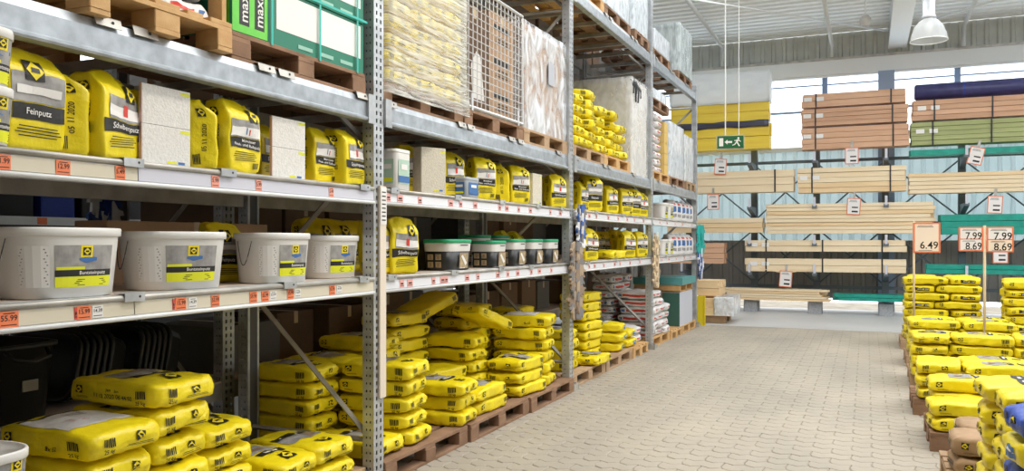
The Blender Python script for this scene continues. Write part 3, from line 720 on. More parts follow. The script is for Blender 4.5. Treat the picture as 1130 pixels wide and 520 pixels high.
# ---- standing sacks for the shelves: front looks along +X
def standing_variant(seed, W=0.25, H=0.37, D=0.15, body=YEL, style='scheib', lean=0.0, slump=0.0, wr=1.0):
    f = standing_shape(D, W, H, seed, wr, slump, lean); me = shell_mesh('shelf_sack', f, body, (9, 14, 22))
    P = []; B, C = W/2, H/2
    e = Print(face_S(f, 'x+', B, C), 0.003); P.append(e)
    if style == 'white':
        e.rect(0, 0.02, W*0.6, 0.10, 6, 0); e.rect(0, -0.09, W*0.7, 0.05, 2, 0); e.rect(0.02, 0.11, 0.09, 0.03, 5, 0)
    else:
        e.logo(0.055 if style != 'rein' else -0.02, C*0.56, 0.033 if style != 'rein' else 0.038)
        if style == 'rein':
            e.rect(0, 0.045, W*0.9, 0.11, 2); e.rect(0.0, 0.035, W*0.75, 0.03, 3, 1); e.rect(0, -0.045, W*0.9, 0.06, 0, 0); e.text('Feinputz', 0, -0.045, 0.032, 3, 1, maxw=W*0.6); e.lines(0, -0.12, W*0.8, 0.05, 4)
        elif style == 'muen':
            e.rect(0.0, 0.040, W*0.84, 0.085, 2); e.rect(0, 0.025, W*0.84, 0.045, 3, 0.5); e.rect(0.0, 0.03, 0.008, 0.03, 6, 1); e.rect(0.02, 0.025, 0.008, 0.025, 5, 1); e.rect(0, -0.033, W*0.84, 0.055, 0, 0)
            e.text('Münchner', 0.02, -0.020, 0.022, 3, 1, maxw=W*0.4); e.text('Rauh- und Reibputz', 0.01, -0.044, 0.022, 3, 1, maxw=W*0.72); e.lines(-0.01, -0.105, W*0.7, 0.05, 5); e.barcode(0.07, -0.15, 0.05, 0.03)
        else:
            e.rect(0.015, 0.035, W*0.76, 0.10, 2); e.rect(0.015, 0.02, W*0.76, 0.05, 3, 0.5); e.rect(0.02, 0.03, 0.025, 0.05, 5, 1); e.rect(0, -0.045, W*0.92, 0.05, 0, 0); e.text('Scheibenputz', 0.02, -0.045, 0.032, 3, 1, maxw=W*0.7); e.lines(0, -0.11, W*0.75, 0.05, 5)
        s = Print(face_S(f, 'y-', D/2, C), 0.003); P.append(s); s.logo(0.0, C*0.62, 0.022)
        s.text('05 11 2020', 0.01, -0.02, 0.032, 0, 0, rot=R(90), maxw=0.20); s.barcode(-0.03, -0.13, 0.04, 0.05)
    return me, merge(P).mesh('printed_design', PMATS), H
ST = [standing_variant(61, style='scheib', lean=0.1), standing_variant(62, style='muen'), standing_variant(63, style='scheib', slump=0.6), standing_variant(64, W=0.26, H=0.39, style='rein', wr=0.6), standing_variant(65, style='muen', lean=-0.15, slump=0.4)]
SW = [standing_variant(71+k, W=0.24, H=0.36, D=0.14, body=WSACK, style='white', slump=0.3) for k in range(2)]
def shelf_sack(v, px, Z, X, label, grp, rz=0.0, sc=1.0, rx=0.0, Y=None):
    w = 0.84 if px > 430 else 1.0     # the far bays hold slimmer sacks
    return sack(v, X, Yon(px, X) if Y is None else Y, Z, label, rz, grp, name='shelf_sack', sc=(sc if isinstance(sc, tuple) else (sc, sc*w, sc)), rx=rx)

# ---- white oval buckets with printed wrap label
BK = {}
def bucket_meshes(W=0.42, D=0.30, H=0.27, lab=(-10, 55)):
    key = (W, D, H, lab)
    if key in BK: return BK[key]
    n = 2.7; hw, hd = W/2, D/2
    m = MB(); m.lathe([(0.84, 0), (0.87, 0.004), (0.97, H-0.035), (0.975, H-0.03)], 48, hd, hw, n); body = m.mesh('bucket_body', [WHITEPL], True)
    m = MB(); m.lathe([(1.00, H-0.036), (1.015, H-0.034), (1.02, H-0.006), (1.00, H), (0.94, H), (0.93, H-0.008), (0.0, H-0.008)], 48, hd, hw, n); lid = m.mesh('lid', [WHITEPL], True)
    rim = MB(); pts = []
    for k in range(13):
        an = R(-80+160*k/12); pts.append((hd*0.35*math.cos(an)+hd*0.62, -hw*1.0+0.0, H-0.05-0.10*math.cos(an)))
    rim.tube([(-hd*0.30+0.6*hd*t, -hw*1.01-0.004-0.01*math.sin(math.pi*t), H-0.045-0.13*math.sin(math.pi*t)) for t in [i/14 for i in range(15)]], 0.0025, 6); wire = rim.mesh('wire_handle', [DARKM], True)
    c0 = R(sum(lab)/2); rad = (hw+hd)/2
    def S(a, b_):
        an = c0+a/rad; ca, sa = math.cos(an), math.sin(an); q = (abs(ca)**n+abs(sa)**n)**(-1/n); t = b_+H*0.45; r = 0.87+0.10*max(0, min(1, t/(H-0.035)))
        e = 0.01; p = Vector((hd*r*ca*q, hw*r*sa*q, t)); ca2, sa2 = math.cos(an+e), math.sin(an+e); q2 = (abs(ca2)**n+abs(sa2)**n)**(-1/n)
        tg_ = Vector((hd*r*ca2*q2, hw*r*sa2*q2, t))-p; nn = tg_.cross(Vector((0, 0, 1))).normalized()
        return p, nn
    P = Print(S, 0.0012); w = rad*R(lab[1]-lab[0])
    P.rect(0, 0.0, w, 0.17, 2, 0, 10, 3); P.rect(0.0, -0.0635, w, 0.043, 7, 0.4, 10, 1); P.rect(0.0, -0.028, w, 0.026, 0, 0.6, 10, 1); P.rect(-w*0.25, -0.008, w*0.46, 0.012, 7, 0.6, 5, 1)
    P.text('Buntsteinputz', w*0.12, -0.028, 0.021, 3, 2, maxw=w*0.5); P.rect(0.0, 0.060, 0.05, 0.05, 1, 0.8, 2, 1); P.logo(0, 0.060, 0.016, 2)
    P.poly([(-0.03, 0.025), (0.0, 0.012), (0.045, 0.022), (0.045, 0.035), (0.01, 0.038), (-0.03, 0.032)], 6, 1); P.lines(w*0.1, -0.066, w*0.6, 0.03, 4, 2)
    P.rect(-w*0.80, 0.0, w*0.46, 0.165, 3, 0, 4, 3); P.lines(-w*0.80, 0.0, w*0.42, 0.15, 12, 1, 2)
    lbl = P.mesh('printed_label', PMATS)
    BK[key] = (body, lid, wire, lbl)
    return BK[key]
def bucket(px, X, Z, label, W=0.42, D=0.30, H=0.27, lab=(-10, 55), rz=0.0, grp='white oval plaster buckets', handle=True, Y=None):
    b = bucket_meshes(W, D, H, lab); t = thing('plaster_bucket', label, 'bucket', (X, Yon(px, X) if Y is None else Y, Z), rz, grp)
    link('bucket_body', b[0], t); link('lid', b[1], t)
    if handle: link('wire_handle', b[2], t)
    link('printed_label', b[3], t)
    return t

# ---- black tubs with green lids
TB = {}
def tub(px, X, Z, label, W, D=0.26, H=0.22, rz=0.0, grp='black tubs with green lids', deco=0):
    key = (W, D, H)
    if key not in TB:
        n = 5.0; hw, hd = W/2, D/2
        m = MB(); m.lathe([(0.86, 0), (0.89, 0.004), (0.95, H-0.095)], 44, hd, hw, n); body = m.mesh('tub_body', [BLACKPL], True)
        m = MB(); m.lathe([(0.955, H-0.096), (0.965, H-0.09), (0.985, H-0.028)], 44, hd, hw, n, caps=False); band = m.mesh('white_band', [WHITEPL], True)
        m = MB(); m.lathe([(1.0, H-0.03), (1.02, H-0.028), (1.02, H-0.006), (0.99, H), (0.0, H)], 44, hd, hw, n); lid = m.mesh('lid', [GREENL], True)
        P = Print(plane_S((hd*0.975, 0, H*0.31), (0, 1, 0), (0.05, 0, 1)), 0.002)
        P.rect(0.02, 0.0, 0.15, 0.125, 4, 0, 1, 1); P.rect(0.02, 0.0, 0.135, 0.11, 8, 0.5, 1, 1); P.poly([(-0.03, 0.035), (-0.005, 0.048), (0.075, -0.02), (0.05, -0.04)], 3, 1.2); P.lines(-0.0, -0.058, 0.1, 0.012, 1, 1.5, 3); P.barcode(W*0.40, 0.0, 0.03, 0.09, 0)
        P.lines(0.02, H*0.50, W*0.4, 0.02, 1, 0)
        Q = Print(plane_S((0, -hw*0.955, H*0.31), (1, 0, 0), (0, -0.05, 1)), 0.002)
        for a in (-0.045, 0.025):
            for b_ in (-0.03, 0.03): Q.rect(a, b_, 0.05, 0.045, 8, 0, 1, 1); Q.rect(a, b_, 0.02, 0.03, 4, 1, 1, 1)
        TB[key] = (body, band, lid, merge([P, Q]).mesh('printed_label', PMATS+[mat('tan_picture', (0.46, 0.35, 0.20), 0.5, var=0.4, scale=30)]))
    b = TB[key]; t = thing('green_lid_tub', label, 'tub', (X, Yon(px, X), Z), rz, grp)
    for n_, me in zip(('tub_body', 'white_band', 'lid', 'printed_label'), b): link(n_, me, t)
    return t
def foam_panel(px, X, Z, label, W, H, D, m=BLOCKW, edge=EDGEP, rz=0.0, halves=True, grp='foam sample panels on the upper shelf'):
    t = thing('foam_panel', label, 'panel', (X, Yon(px, X), Z), rz, grp)
    for k in range(2 if halves else 1):
        h = H/2 if halves else H
        b = MB(); b.box((0, 0, k*h+h/2), (D, W, h-0.002), ch=0.003); o = build(b, 'panel_half' if halves else 'panel_face', [m], t)
        b = MB(); b.box((0, -W/2-0.0015, k*h+h/2), (D*0.98, 0.003, h-0.004)); build(b, 'panel_edge', [edge], t)
        P = Print(plane_S((D/2, 0, k*h+h/2), (0, 1, 0), (0, 0, 1)), 0.001); P.rect(W*0.38, h*0.40, W*0.2, 0.014, 7, 0, 1, 1)
        if k == 0: P.rect(W*0.30, -h*0.42, W*0.14, 0.012, 6, 0, 1, 1); P.rect(W*0.1, -h*0.42, W*0.2, 0.010, 7, 0, 1, 1)
        build(P, 'sticker', PMATS, t)
    return t
def wrap_shell(name, label, X, Y, Z, dx, dy, dz, m, cat='stretch wrap', grp=None, seed=1, amp=0.012, top=True, parent=None, bottom_flare=0.0):
    """wrinkled plastic film hung round a load"""
    V, Fs = cube_shell(10, 12, 12); off = Vector((seed*3.3, seed*1.7, seed)); pts = []
    for x, y, z in V:
        q = Vector((x*dx/2, y*dy/2, (z+1)/2*dz)); s = noise.noise_vector(Vector((q.x*6, q.y*6, q.z*3))+off)*amp
        fl = 1+bottom_flare*max(0, 0.15-(z+1)/2)/0.15
        pts.append((q.x*fl+abs(s.x)*math.copysign(1, x), q.y*fl+abs(s.y)*math.copysign(1, y), q.z+(s.z if z > 0 else 0)))
    if not top: Fs = [f for f in Fs if not all(V[i][2] < -0.99 for i in f)]
    Fs = [f for f in Fs if not all(V[i][2] < -0.99 for i in f)]
    me = bpy.data.meshes.new(name); me.from_pydata(pts, [], Fs); me.materials.append(m); me.polygons.foreach_set('use_smooth', [True]*len(Fs)); me.update()
    o = link(name, me, parent, (X, Y, Z))
    if not parent: tag(o, label, cat, grp)
    return o
def carton(X, Y, Z, d, label, m=CARTON, rz=0.0, grp=None, name='carton', cat='box', tape=True):
    b = MB(); b.box((0, 0, d[2]/2), d, ch=0.006); o = build(b, name, [m], None, (X, Y, Z), (0, 0, rz)); tag(o, label, cat, grp)
    if tape:
        b = MB(); b.box((0, 0, d[2]+0.001), (d[0]*0.98, 0.05, 0.002)); b.box((d[0]/2+0.001, 0, d[2]-0.05), (0.002, 0.05, 0.10)); build(b, 'tape', [mat('packing_tape', (0.62, 0.48, 0.30), 0.3)], o)
    return o
# ================================================================ nearest bay of the rack
G_UP, G_LOW = 'sacks and panels on the upper shelf, nearest bay', 'goods on the lower shelf, nearest bay'
# upper shelf
for k in range(2): bucket(-37, -3.0, D2+k*0.215, 'small white bucket at the left edge, %s of its pair' % ('lower', 'upper')[k], 0.27, 0.26, 0.213, grp='small white buckets')
XS = -3.03
shelf_sack(ST[3], 24, D2, XS, 'yellow plaster sack with grey print, leftmost on the upper shelf', G_UP, R(4), 1.0)
shelf_sack(ST[2], 70, D2, -3.08, 'yellow sack turned sideways beside the leftmost sack, upper shelf', G_UP, R(62), (1.0, 0.9, 0.92))
shelf_sack(ST[4], 101, D2, -3.36, 'yellow sack in shadow behind the slumped front sack, upper shelf', G_UP, R(30), 0.96)
shelf_sack(ST[0], 115, D2, XS, 'slumped yellow sack with date on its side, left of tall foam panel', G_UP, R(16), 1.02)
shelf_sack(ST[0], 152, D2, -3.20, 'yellow sack half hidden behind the larger white foam panel', G_UP, R(6), 0.98)
foam_panel(183, -2.97, D2, 'larger pair of white foam panels with yellow stickers, upper shelf', 0.285, 0.36, 0.016, grp=G_UP)
shelf_sack(ST[4], 221, D2, -3.06, 'narrow yellow sack right of the larger foam panel', G_UP, R(52), (0.9, 0.8, 0.93))
shelf_sack(ST[1], 256, D2, -3.02, 'upright yellow sack with two-line title in the middle of the upper shelf', G_UP, R(4), 1.02)
shelf_sack(ST[2], 291, D2, -3.22, 'dim yellow sack behind the left edge of the smaller foam panel', G_UP, R(0), 0.9)
foam_panel(318, -2.97, D2, 'smaller pair of white foam panels on the upper shelf', 0.285, 0.335, 0.016, grp=G_UP)
shelf_sack(ST[1], 349, D2, -3.10, 'yellow sack between the smaller foam panel and the last sack', G_UP, R(0), 0.92)
shelf_sack(ST[2], 380, D2, -3.03, 'rightmost yellow sack on the upper shelf beside the first upright', G_UP, R(6), 0.96)
# lower shelf
BL = (-30, 34)
bucket(62, -3.10, D1, 'leftmost white oval bucket with grey and lime label', 0.50, 0.36, 0.285, BL)
bucket(191, -3.10, D1, 'second white oval bucket from the left on the lower shelf', 0.49, 0.35, 0.275, BL, R(-14))
bucket(301, -3.06, D1, 'third white oval bucket, its wire handle hanging at the left', 0.44, 0.32, 0.275, BL, R(0))
bucket(360, -3.14, D1, 'rightmost white oval bucket, beside the first upright', 0.42, 0.32, 0.265, BL, R(-8))
shelf_sack(ST[3], 242, D1, -3.36, 'brownish printed sack standing behind the second and third buckets', G_LOW, R(-8), 0.85)
carton(-3.78, Yon(200, -3.78), D1, (0.25, 1.25, 0.34), 'long brown carton behind the white buckets', CARTON, grp=G_LOW)
for k, px in enumerate((345, 366, 392)):
    shelf_sack(ST[k], px, D1, -3.66, 'yellow sack %s behind the rightmost white bucket' % ('on the left', 'in the middle', 'on the right')[k], G_LOW, R(-20), 1.06)
# pallet level
TP0 = [1.42, 2.72, 3.79]
pallet(-3.33, TP0[0], DT, 'pale pallet at the left end of the nearest pallet level', PWOOD)
pallet(-3.46, TP0[1], DT+0.004, 'new pale pallet holding white paper sacks, top left', PWOOD, rz=math.pi/2)
pallet(-3.33, TP0[2], DT, 'old brown pallet under the green and white packs', PWOODD)
for k in range(3):
    sack(LWHITE[k], -3.25, TP0[1]+0.20, DT+PT+k*0.117, 'white paper sack %s on the pale pallet, top left' % ('at the bottom', 'in the middle', 'at the top')[k], R(4), 'white paper sacks at the top left', name='paper_sack')
    sack(LWHITE[(k+1) % 3], -3.25, TP0[1]-0.19, DT+PT+k*0.117, 'white paper sack %s at the left end of the pale pallet' % ('lowest', 'halfway', 'uppermost')[k], R(-3), 'white paper sacks at the top left', name='paper_sack')
MAXG = mat('bright_green_print', (0.12, 0.60, 0.05), 0.45, col2=(0.20, 0.72, 0.08), scale=10)
MAXD = mat('dark_green_print', (0.01, 0.20, 0.12), 0.45)
STRAP = mat('teal_strap', (0.02, 0.48, 0.40), 0.35)
GRP = [INK, MAXG, MAXD, WHITEP, CARDW]
def green_pack(Y, Z, label, W=1.18, H=0.31):
    D = 0.78; t = thing('insulation_pack', label, 'pack', (-3.33, Y, Z), 0, 'green and white insulation packs')
    b = MB(); b.box((0, 0, H/2), (D, W, H), ch=0.006); build(b, 'pack_body', [MAXD], t)
    f = D/2+0.001
    P = Print(plane_S((f, 0, H/2), (0, 1, 0), (0, 0, 1)), 0.001)
    P.rect(0.15, 0.035, W*0.68, H*0.66, 4, 0, 1, 1); P.rect(-W*0.385, 0, W*0.225, H*0.98, 1, 0.5, 1, 1)
    for q in (-0.50, -0.385):
        P.rect(q, 0, 0.075, H*0.72, 0, 1, 1, 1); P.text('maxit', q, 0, 0.085, 3, 2, rot=R(90), maxw=H*0.66)
    for k in range(3): P.rect(0.0+0.2*k, -H*0.40, 0.13, 0.022, 5, 1, 1, 1)
    build(P, 'printed_panel', GRP+[mat('pale_green_print', (0.30, 0.55, 0.45), 0.5)], t)
    P = Print(plane_S((0, -W/2-0.001, H/2), (1, 0, 0), (0, 0, 1)), 0.001)
    P.rect(-0.1, 0.03, D*0.58, H*0.76, 4, 0, 1, 1); P.rect(0.33, 0, 0.10, H*0.98, 1, 0, 1, 1); P.rect(0.33, 0, 0.05, H*0.6, 0, 1, 1, 1); P.text('maxit', 0.33, 0, 0.055, 3, 2, rot=R(90), maxw=H*0.5)
    build(P, 'printed_end', GRP, t)
    return t
for k in range(4): green_pack(TP0[2], DT+PT+0.003+k*0.315, 'green and white insulation pack, %s layer on the old brown pallet' % ('bottom', 'second', 'third', 'top')[k])
q = MB(); q.box((-3.0, TP0[2]-0.625, DT+PT+0.65), (0.09, 0.03, 1.25)); tag(build(q, 'corner_post', [PWOOD]), 'brown corner post against the left end of the green packs', 'post')
for k, y in enumerate((-0.30, 0.12, 0.50)):
    b = MB(); z0, z1, x = DT+PT-0.01, DT+PT+1.27, -2.925
    b.box((x, TP0[2]+y, (z0+z1)/2), (0.002, 0.016, z1-z0)); b.box((-3.33, TP0[2]+y, z1), (0.82, 0.016, 0.002)); b.box((-3.735, TP0[2]+y, (z0+z1)/2), (0.002, 0.016, z1-z0))
    tag(build(b, 'plastic_strap', [STRAP]), 'teal upright strap round the green packs, %s' % ('left', 'middle', 'right')[k], 'strap', 'teal straps')
for k in range(2):
    b = MB(); z = DT+PT+0.33+0.18*k
    b.box((-2.921, TP0[2], z), (0.002, 1.2, 0.014)); b.box((-3.33, TP0[2]-0.605, z), (0.815, 0.002, 0.014)); b.box((-3.33, TP0[2]+0.605, z), (0.815, 0.002, 0.014)); b.box((-3.739, TP0[2], z), (0.002, 1.2, 0.014))
    tag(build(b, 'plastic_strap', [STRAP]), 'teal level strap round the green packs, %s of two' % ('lower', 'upper')[k], 'strap', 'teal straps')
# floor pallets and their sacks
GF0 = 'yellow sacks on floor pallets, nearest bay'
for k, y in enumerate((1.36, 2.59, 3.82)): pallet(-3.35, y, 0, 'floor pallet in the nearest bay, %s' % ('hidden at the left', 'under the two tall sack stacks', 'under the low sacks by the first upright')[k], PWOODG)
column(-3.26, 2.58, 5, PT, 'left front stack', GF0, top=HERO_B, kind='yellow sack', pitch=0.131, zs=1.1)
column(-3.30, 2.97, 6, PT, 'tall stack right of the white-topped one', GF0, top=HERO_A, pitch=0.133, zs=1.12)
column(-3.27, 2.14, 4, PT, 'stack at the left picture edge', GF0)
bucket(-26, -3.02, PT+4*PITCH+0.012, 'white bucket lying low at the bottom left corner', 0.30, 0.30, 0.20, handle=False)
column(-3.36, 3.36, 4, PT, 'stack behind, right of the tallest one', GF0, top=LY[4], rz=R(-4), pitch=0.128, zs=1.08)
column(-3.24, 3.75, 2, PT, 'low stack in the front, grey-printed top', GF0, top=LY[4], rz=R(4))
column(-3.24, 4.14, 2, PT, 'low stack beside the first upright', GF0, top=LY[1], rz=R(-3))
column(-3.80, 4.76, 5, PT, 'shaded rear stack behind the diagonal brace', GF0, top=LY[0], rz=R(0), jit=0.6)

# ================================================================ second bay
G1 = 'goods on the upper shelf, second bay'
CANP = mat('pale_green_picture', (0.45, 0.62, 0.50), 0.5)
def canister(px, X, Z, label, W, D, H, body, pict, grp):
    t = thing('square_canister', label, 'canister', (X, Yon(px, X), Z), 0, grp)
    m = MB(); m.lathe([(0.93, 0), (0.97, 0.006), (1.0, H-0.03), (1.0, H-0.02)], 32, D/2, W/2, 7); build(m, 'canister_body', [body], t, smooth=True)
    m = MB(); m.lathe([(1.02, H-0.025), (1.03, H-0.02), (1.03, H-0.004), (1.0, H), (0, H)], 32, D/2, W/2, 7); build(m, 'lid', [body], t, smooth=True)
    P = Print(plane_S((D/2*1.0, 0, H*0.45), (0, 1, 0), (0, 0, 1)), 0.002); P.rect(0, 0, W*0.72, H*0.6, 8, 0, 1, 1); P.rect(0, -H*0.18, W*0.72, H*0.16, 6, 1, 1, 1); P.rect(0, H*0.12, W*0.4, H*0.14, 3, 1, 1, 1); build(P, 'printed_label', PMATS+[pict], t)
    P = Print(plane_S((0, -W/2*1.0, H*0.45), (1, 0, 0), (0, 0, 1)), 0.002); P.rect(0, 0, D*0.7, H*0.6, 8, 0, 1, 1); P.rect(0, H*0.12, D*0.5, H*0.12, 3, 1, 1, 1); P.rect(0.0, -H*0.2, D*0.6, H*0.1, 7, 1, 1, 1); build(P, 'printed_label', PMATS+[pict], t)
canister(436, -2.99, D2, 'white square canister with picture label beside the first upright', 0.20, 0.14, 0.28, WHITEPL, CANP, G1)
shelf_sack(ST[1], 450, D2, -3.16, 'yellow sack behind the white square canister', G1, R(-30), 1.0)
foam_panel(474, -2.99, D2, 'tall cream foam panel pair beside the white canister', 0.22, 0.345, 0.11, BLOCKC, edge=BLOCKC, halves=False, grp=G1, rz=R(-25))
shelf_sack(ST[2], 495, D2, -3.10, 'yellow sack leaning right of the cream panel pair', G1, R(-28), 1.02)
canister(514, -2.99, D2, 'small grey square canister with landscape label', 0.24, 0.14, 0.165, mat('grey_canister_plastic', (0.42, 0.46, 0.50), 0.4), BLUEP, G1)
shelf_sack(ST[4], 513, D2, -3.28, 'yellow sack behind the small grey canister', G1, R(-30), 0.9)
shelf_sack(ST[1], 531, D2, -3.03, 'yellow sack right of the small grey canister', G1, R(-34), 1.0)
shelf_sack(ST[0], 552, D2, -3.08, 'plain-sided yellow sack, left of a pair in the second bay', G1, R(30), 0.95)
shelf_sack(ST[1], 570, D2, -3.03, 'yellow sack, right of a pair beside the thin cream panel', G1, R(-36), 0.98)
foam_panel(590, -2.98, D2, 'thin cream foam panel with diagonal seam, second bay', 0.24, 0.31, 0.06, BLOCKC, edge=BLOCKC, halves=False, grp=G1)
shelf_sack(ST[2], 601, D2, -3.22, 'yellow sack just right of the thin cream panel', G1, R(-30), 0.95)
shelf_sack(ST[0], 612, D2, -3.02, 'last yellow sack before the glove-hung upright, upper shelf', G1, R(-34), 0.95)
G1L = 'goods on the lower shelf, second bay'
shelf_sack(ST[0], 440, D1, -3.04, 'large yellow sack at the left end of the second lower shelf', G1L, R(-28), 1.06)
shelf_sack(ST[2], 417, D1, -3.12, 'yellow sack hidden half behind the first upright, lower shelf', G1L, R(0), 1.0)
tub(494, -3.08, D1, 'widest black tub with green lid and tan pictures', 0.42, 0.27, 0.245)
for k, (px, x) in enumerate(((539, -3.06), (562, -3.06), (582, -3.06), (600, -3.06))):
    tub(px, x, D1, 'narrow black tub with green lid, %s after the widest one' % ('first', 'second', 'third', 'last')[k], 0.30, 0.25, 0.25 if k else 0.235)
carton(-3.45, Yon(462, -3.45), D1, (0.34, 0.36, 0.21), 'dark crate-like box behind the widest black tub', BLACKPL, tape=False, grp=G1L, name='dark_crate', cat='crate')
for k, px in enumerate((524, 545)):
    tub(px, -3.45, D1, 'black tub with green lid in the rear row, %s' % ('left one', 'right one')[k], 0.30, 0.25, 0.29)
for k, px in enumerate((604, 613)): shelf_sack(ST[k], px, D1, -3.46, 'yellow sack in shadow behind the last black tub, %s' % ('left', 'right')[k], G1L, R(5), 0.9, Y=7.72+0.3*k)
# pallet level
TP1 = [5.16, 6.39, 7.61]
pallet(-3.33, TP1[0], DT, 'worn pallet under the wrapped yellow sacks, second bay', PWOODD)
pallet(-3.33, TP1[1], DT, 'brown pallet under the wire mesh crate', PWOODD)
pallet(-3.33, TP1[2], DT, 'brown pallet under the silvery wrapped block', PWOODG)
for k in range(10):
    for s in range(3):
        pos = ('left', 'middle', 'right')[s]
        sack(LY[(k*3+s) % 6], -3.22, TP1[0]-0.365+0.383*s, DT+PT+0.004+k*0.12, 'yellow sack under clear wrap, %s column, %s layer from the pallet' % (pos, ORD[k+1]), R(rnd.uniform(-2, 2)), 'wrapped yellow sacks in the second bay')
wrap_shell('stretch_wrap', 'clear stretch wrap round the pallet of yellow sacks, second bay', -3.29, TP1[0]+0.02, DT+0.06, 0.78, 1.16, 1.42, WRAPY, seed=2, amp=0.02, bottom_flare=0.04)
# wire mesh crate holding cartons
def mesh_crate(Y, Z, label, W=1.19, D=0.78, H=1.0):
    t = thing('wire_mesh_crate', label, 'crate', (-3.33, Y, Z))
    def panel(o, right, w, nv, nh):
        p = thing_part('mesh_panel', t, o)
        o, r = Vector((0, 0, 0)), Vector(right); up = Vector((0, 0, 1)); vw = []
        for i in range(nv+1):
            m = MB(); a = r*(w*i/nv); m.tube([a, a+up*H], 0.014 if i in (0, nv) else 0.005, 6 if i in (0, nv) else 4); build(m, 'upright_wire', [WIRE], p)
        for j in range(nh+1):
            m = MB(); z = up*(H*j/nh); m.tube([z+Vector((0.004, 0.0, 0)), z+r*w+Vector((0.004, 0, 0))], 0.014 if j in (0, nh) else 0.005, 6 if j in (0, nh) else 4); build(m, 'level_wire', [WIRE], p)
    panel((D/2, -W/2, 0.02), (0, 1, 0), W, 15, 16); panel((-D/2, -W/2, 0.02), (1, 0, 0), D, 8, 16); panel((-D/2, W/2, 0.02), (1, 0, 0), D, 8, 16)
    m = MB(); m.box((0, 0, 0.01), (D, W, 0.02)); build(m, 'crate_floor', [STEELD], t)
    for s in (-1, 1):
        m = MB(); m.box((D/2+0.012, s*W*0.40, 0.06), (0.012, 0.03, 0.14)); build(m, 'latch', [WIRE], t)
    return t
def thing_part(name, parent, loc): return link(name, None, parent, loc)
mesh_crate(TP1[1], DT+PT+0.006, 'zinc wire mesh crate standing on a brown pallet')
for k, (y, w, h, mm) in enumerate(((-0.30, 0.52, 0.86, CARTOND), (0.26, 0.52, 0.92, CARTON))):
    o = carton(-3.32, TP1[1]+y, DT+PT+0.03, (0.66, w, h), '%s brown carton inside the wire mesh crate' % ('left dark', 'right printed')[k], mm)
    P = Print(plane_S((0.332, 0, h*0.6), (0, 1, 0), (0, 0, 1)), 0.001)
    if k: 
        for q in range(3): P.rect(-0.02, 0.24-q*0.30, 0.34, 0.045, 0, 0, 1, 1); P.lines(0, 0.14-q*0.3, 0.3, 0.08, 3)
    else: P.poly([(-0.05, -0.42), (0.18, -0.42), (0.10, -0.05), (0.02, -0.02), (-0.08, -0.15)], 3)
    build(P, 'printed_panel', PMATS, o)
def block_load(name, label, X, Y, Z, d, m, wm, seed, cat='load', wl=None, amp=0.014, lab=False, grp=None):
    b = MB(); b.box((0, 0, d[2]/2), d, ch=0.01); o = build(b, name, [m], None, (X, Y, Z)); tag(o, label, cat, grp)
    wrap_shell('stretch_wrap', '', 0, 0, 0.0, d[0]+0.03, d[1]+0.03, d[2]+0.02, wm, seed=seed, amp=amp, parent=o)
    if lab:
        q = MB(); q.box((d[0]/2+0.030, 0.1, d[2]*0.62), (0.003, 0.17, 0.22)); build(q, 'paper_slip', [mat('grey_slip', (0.45, 0.47, 0.52), 0.6)], o)
    return o
block_load('wrapped_carton', 'tall brown carton in silvery stretch wrap, end of the second bay', -3.33, TP1[2], DT+PT, (0.76, 1.12, 1.0), CARTON, WRAPS, 5, cat='wrapped load', lab=True)
# floor pallets
GF1 = 'yellow sacks on floor pallets, second bay'
for k, y in enumerate((5.16, 6.385, 7.605)): pallet(-3.29 + 0.02*k, y, 0, 'dark floor pallet in the second bay, %s' % ('nearest the first upright', 'in the middle', 'farthest and beside the glove-hung upright')[k], PWOODD)
J1 = 1.6
column(-3.24, 5.11, 5, PT, 'front stack right of the first upright', GF1, top=LY[1], rz=R(3), jit=J1)
column(-3.24, 4.745, 1, PT, 'flat behind the first upright', GF1, jit=0.3)
column(-3.85, 5.17, 5, PT, 'dark rear stack behind the first upright', GF1, rz=R(4))
column(-3.80, 5.58, 6, PT, 'rear stack beside the front stack', GF1, top=LY[0], rz=R(3), jit=J1)
column(-3.20, 5.82, 3, PT, 'low front stack, middle pallet', GF1, top=LY[0], rz=R(5), jit=J1)
column(-3.10, 6.34, 2, PT, 'lengthwise front pair, middle pallet', GF1, rz=R(87), top=LY[4])
column(-3.50, 6.32, 3, PT, 'second row stack, middle pallet left', GF1, rz=R(86), top=LY[2], jit=J1)
column(-3.58, 6.85, 5, PT, 'second row stack, middle pallet right', GF1, rz=R(4), jit=J1)
column(-3.89, 6.30, 7, PT, 'back row stack, centre of the heap', GF1, rz=R(88))
column(-3.10, 7.22, 3, PT, 'front stack at the left of the far pallet', GF1, rz=R(87), jit=J1)
column(-3.24, 7.75, 6, PT, 'white-topped stack on the far pallet', GF1, top=HERO_B, rz=R(8), jit=J1)
column(-3.74, 7.34, 6, PT, 'rear stack of the far pallet', GF1, rz=R(87))
column(-3.76, 7.93, 5, PT, 'rear stack beside the glove-hung upright', GF1, rz=R(88))
sack(LY[0], -3.38, 7.04, PT+5*PITCH+0.085, 'yellow sack tipped askew on top of the heap', R(78), GF1, ry=R(20))
sack(LY[3], -3.84, 6.80, PT+6*PITCH+0.09, 'yellow sack propped high at the back of the heap', R(80), GF1, ry=R(-16))
sack(LY[2], -3.74, 7.36, PT+6*PITCH+0.005, 'yellow sack flat at the back right of the heap', R(85), GF1)
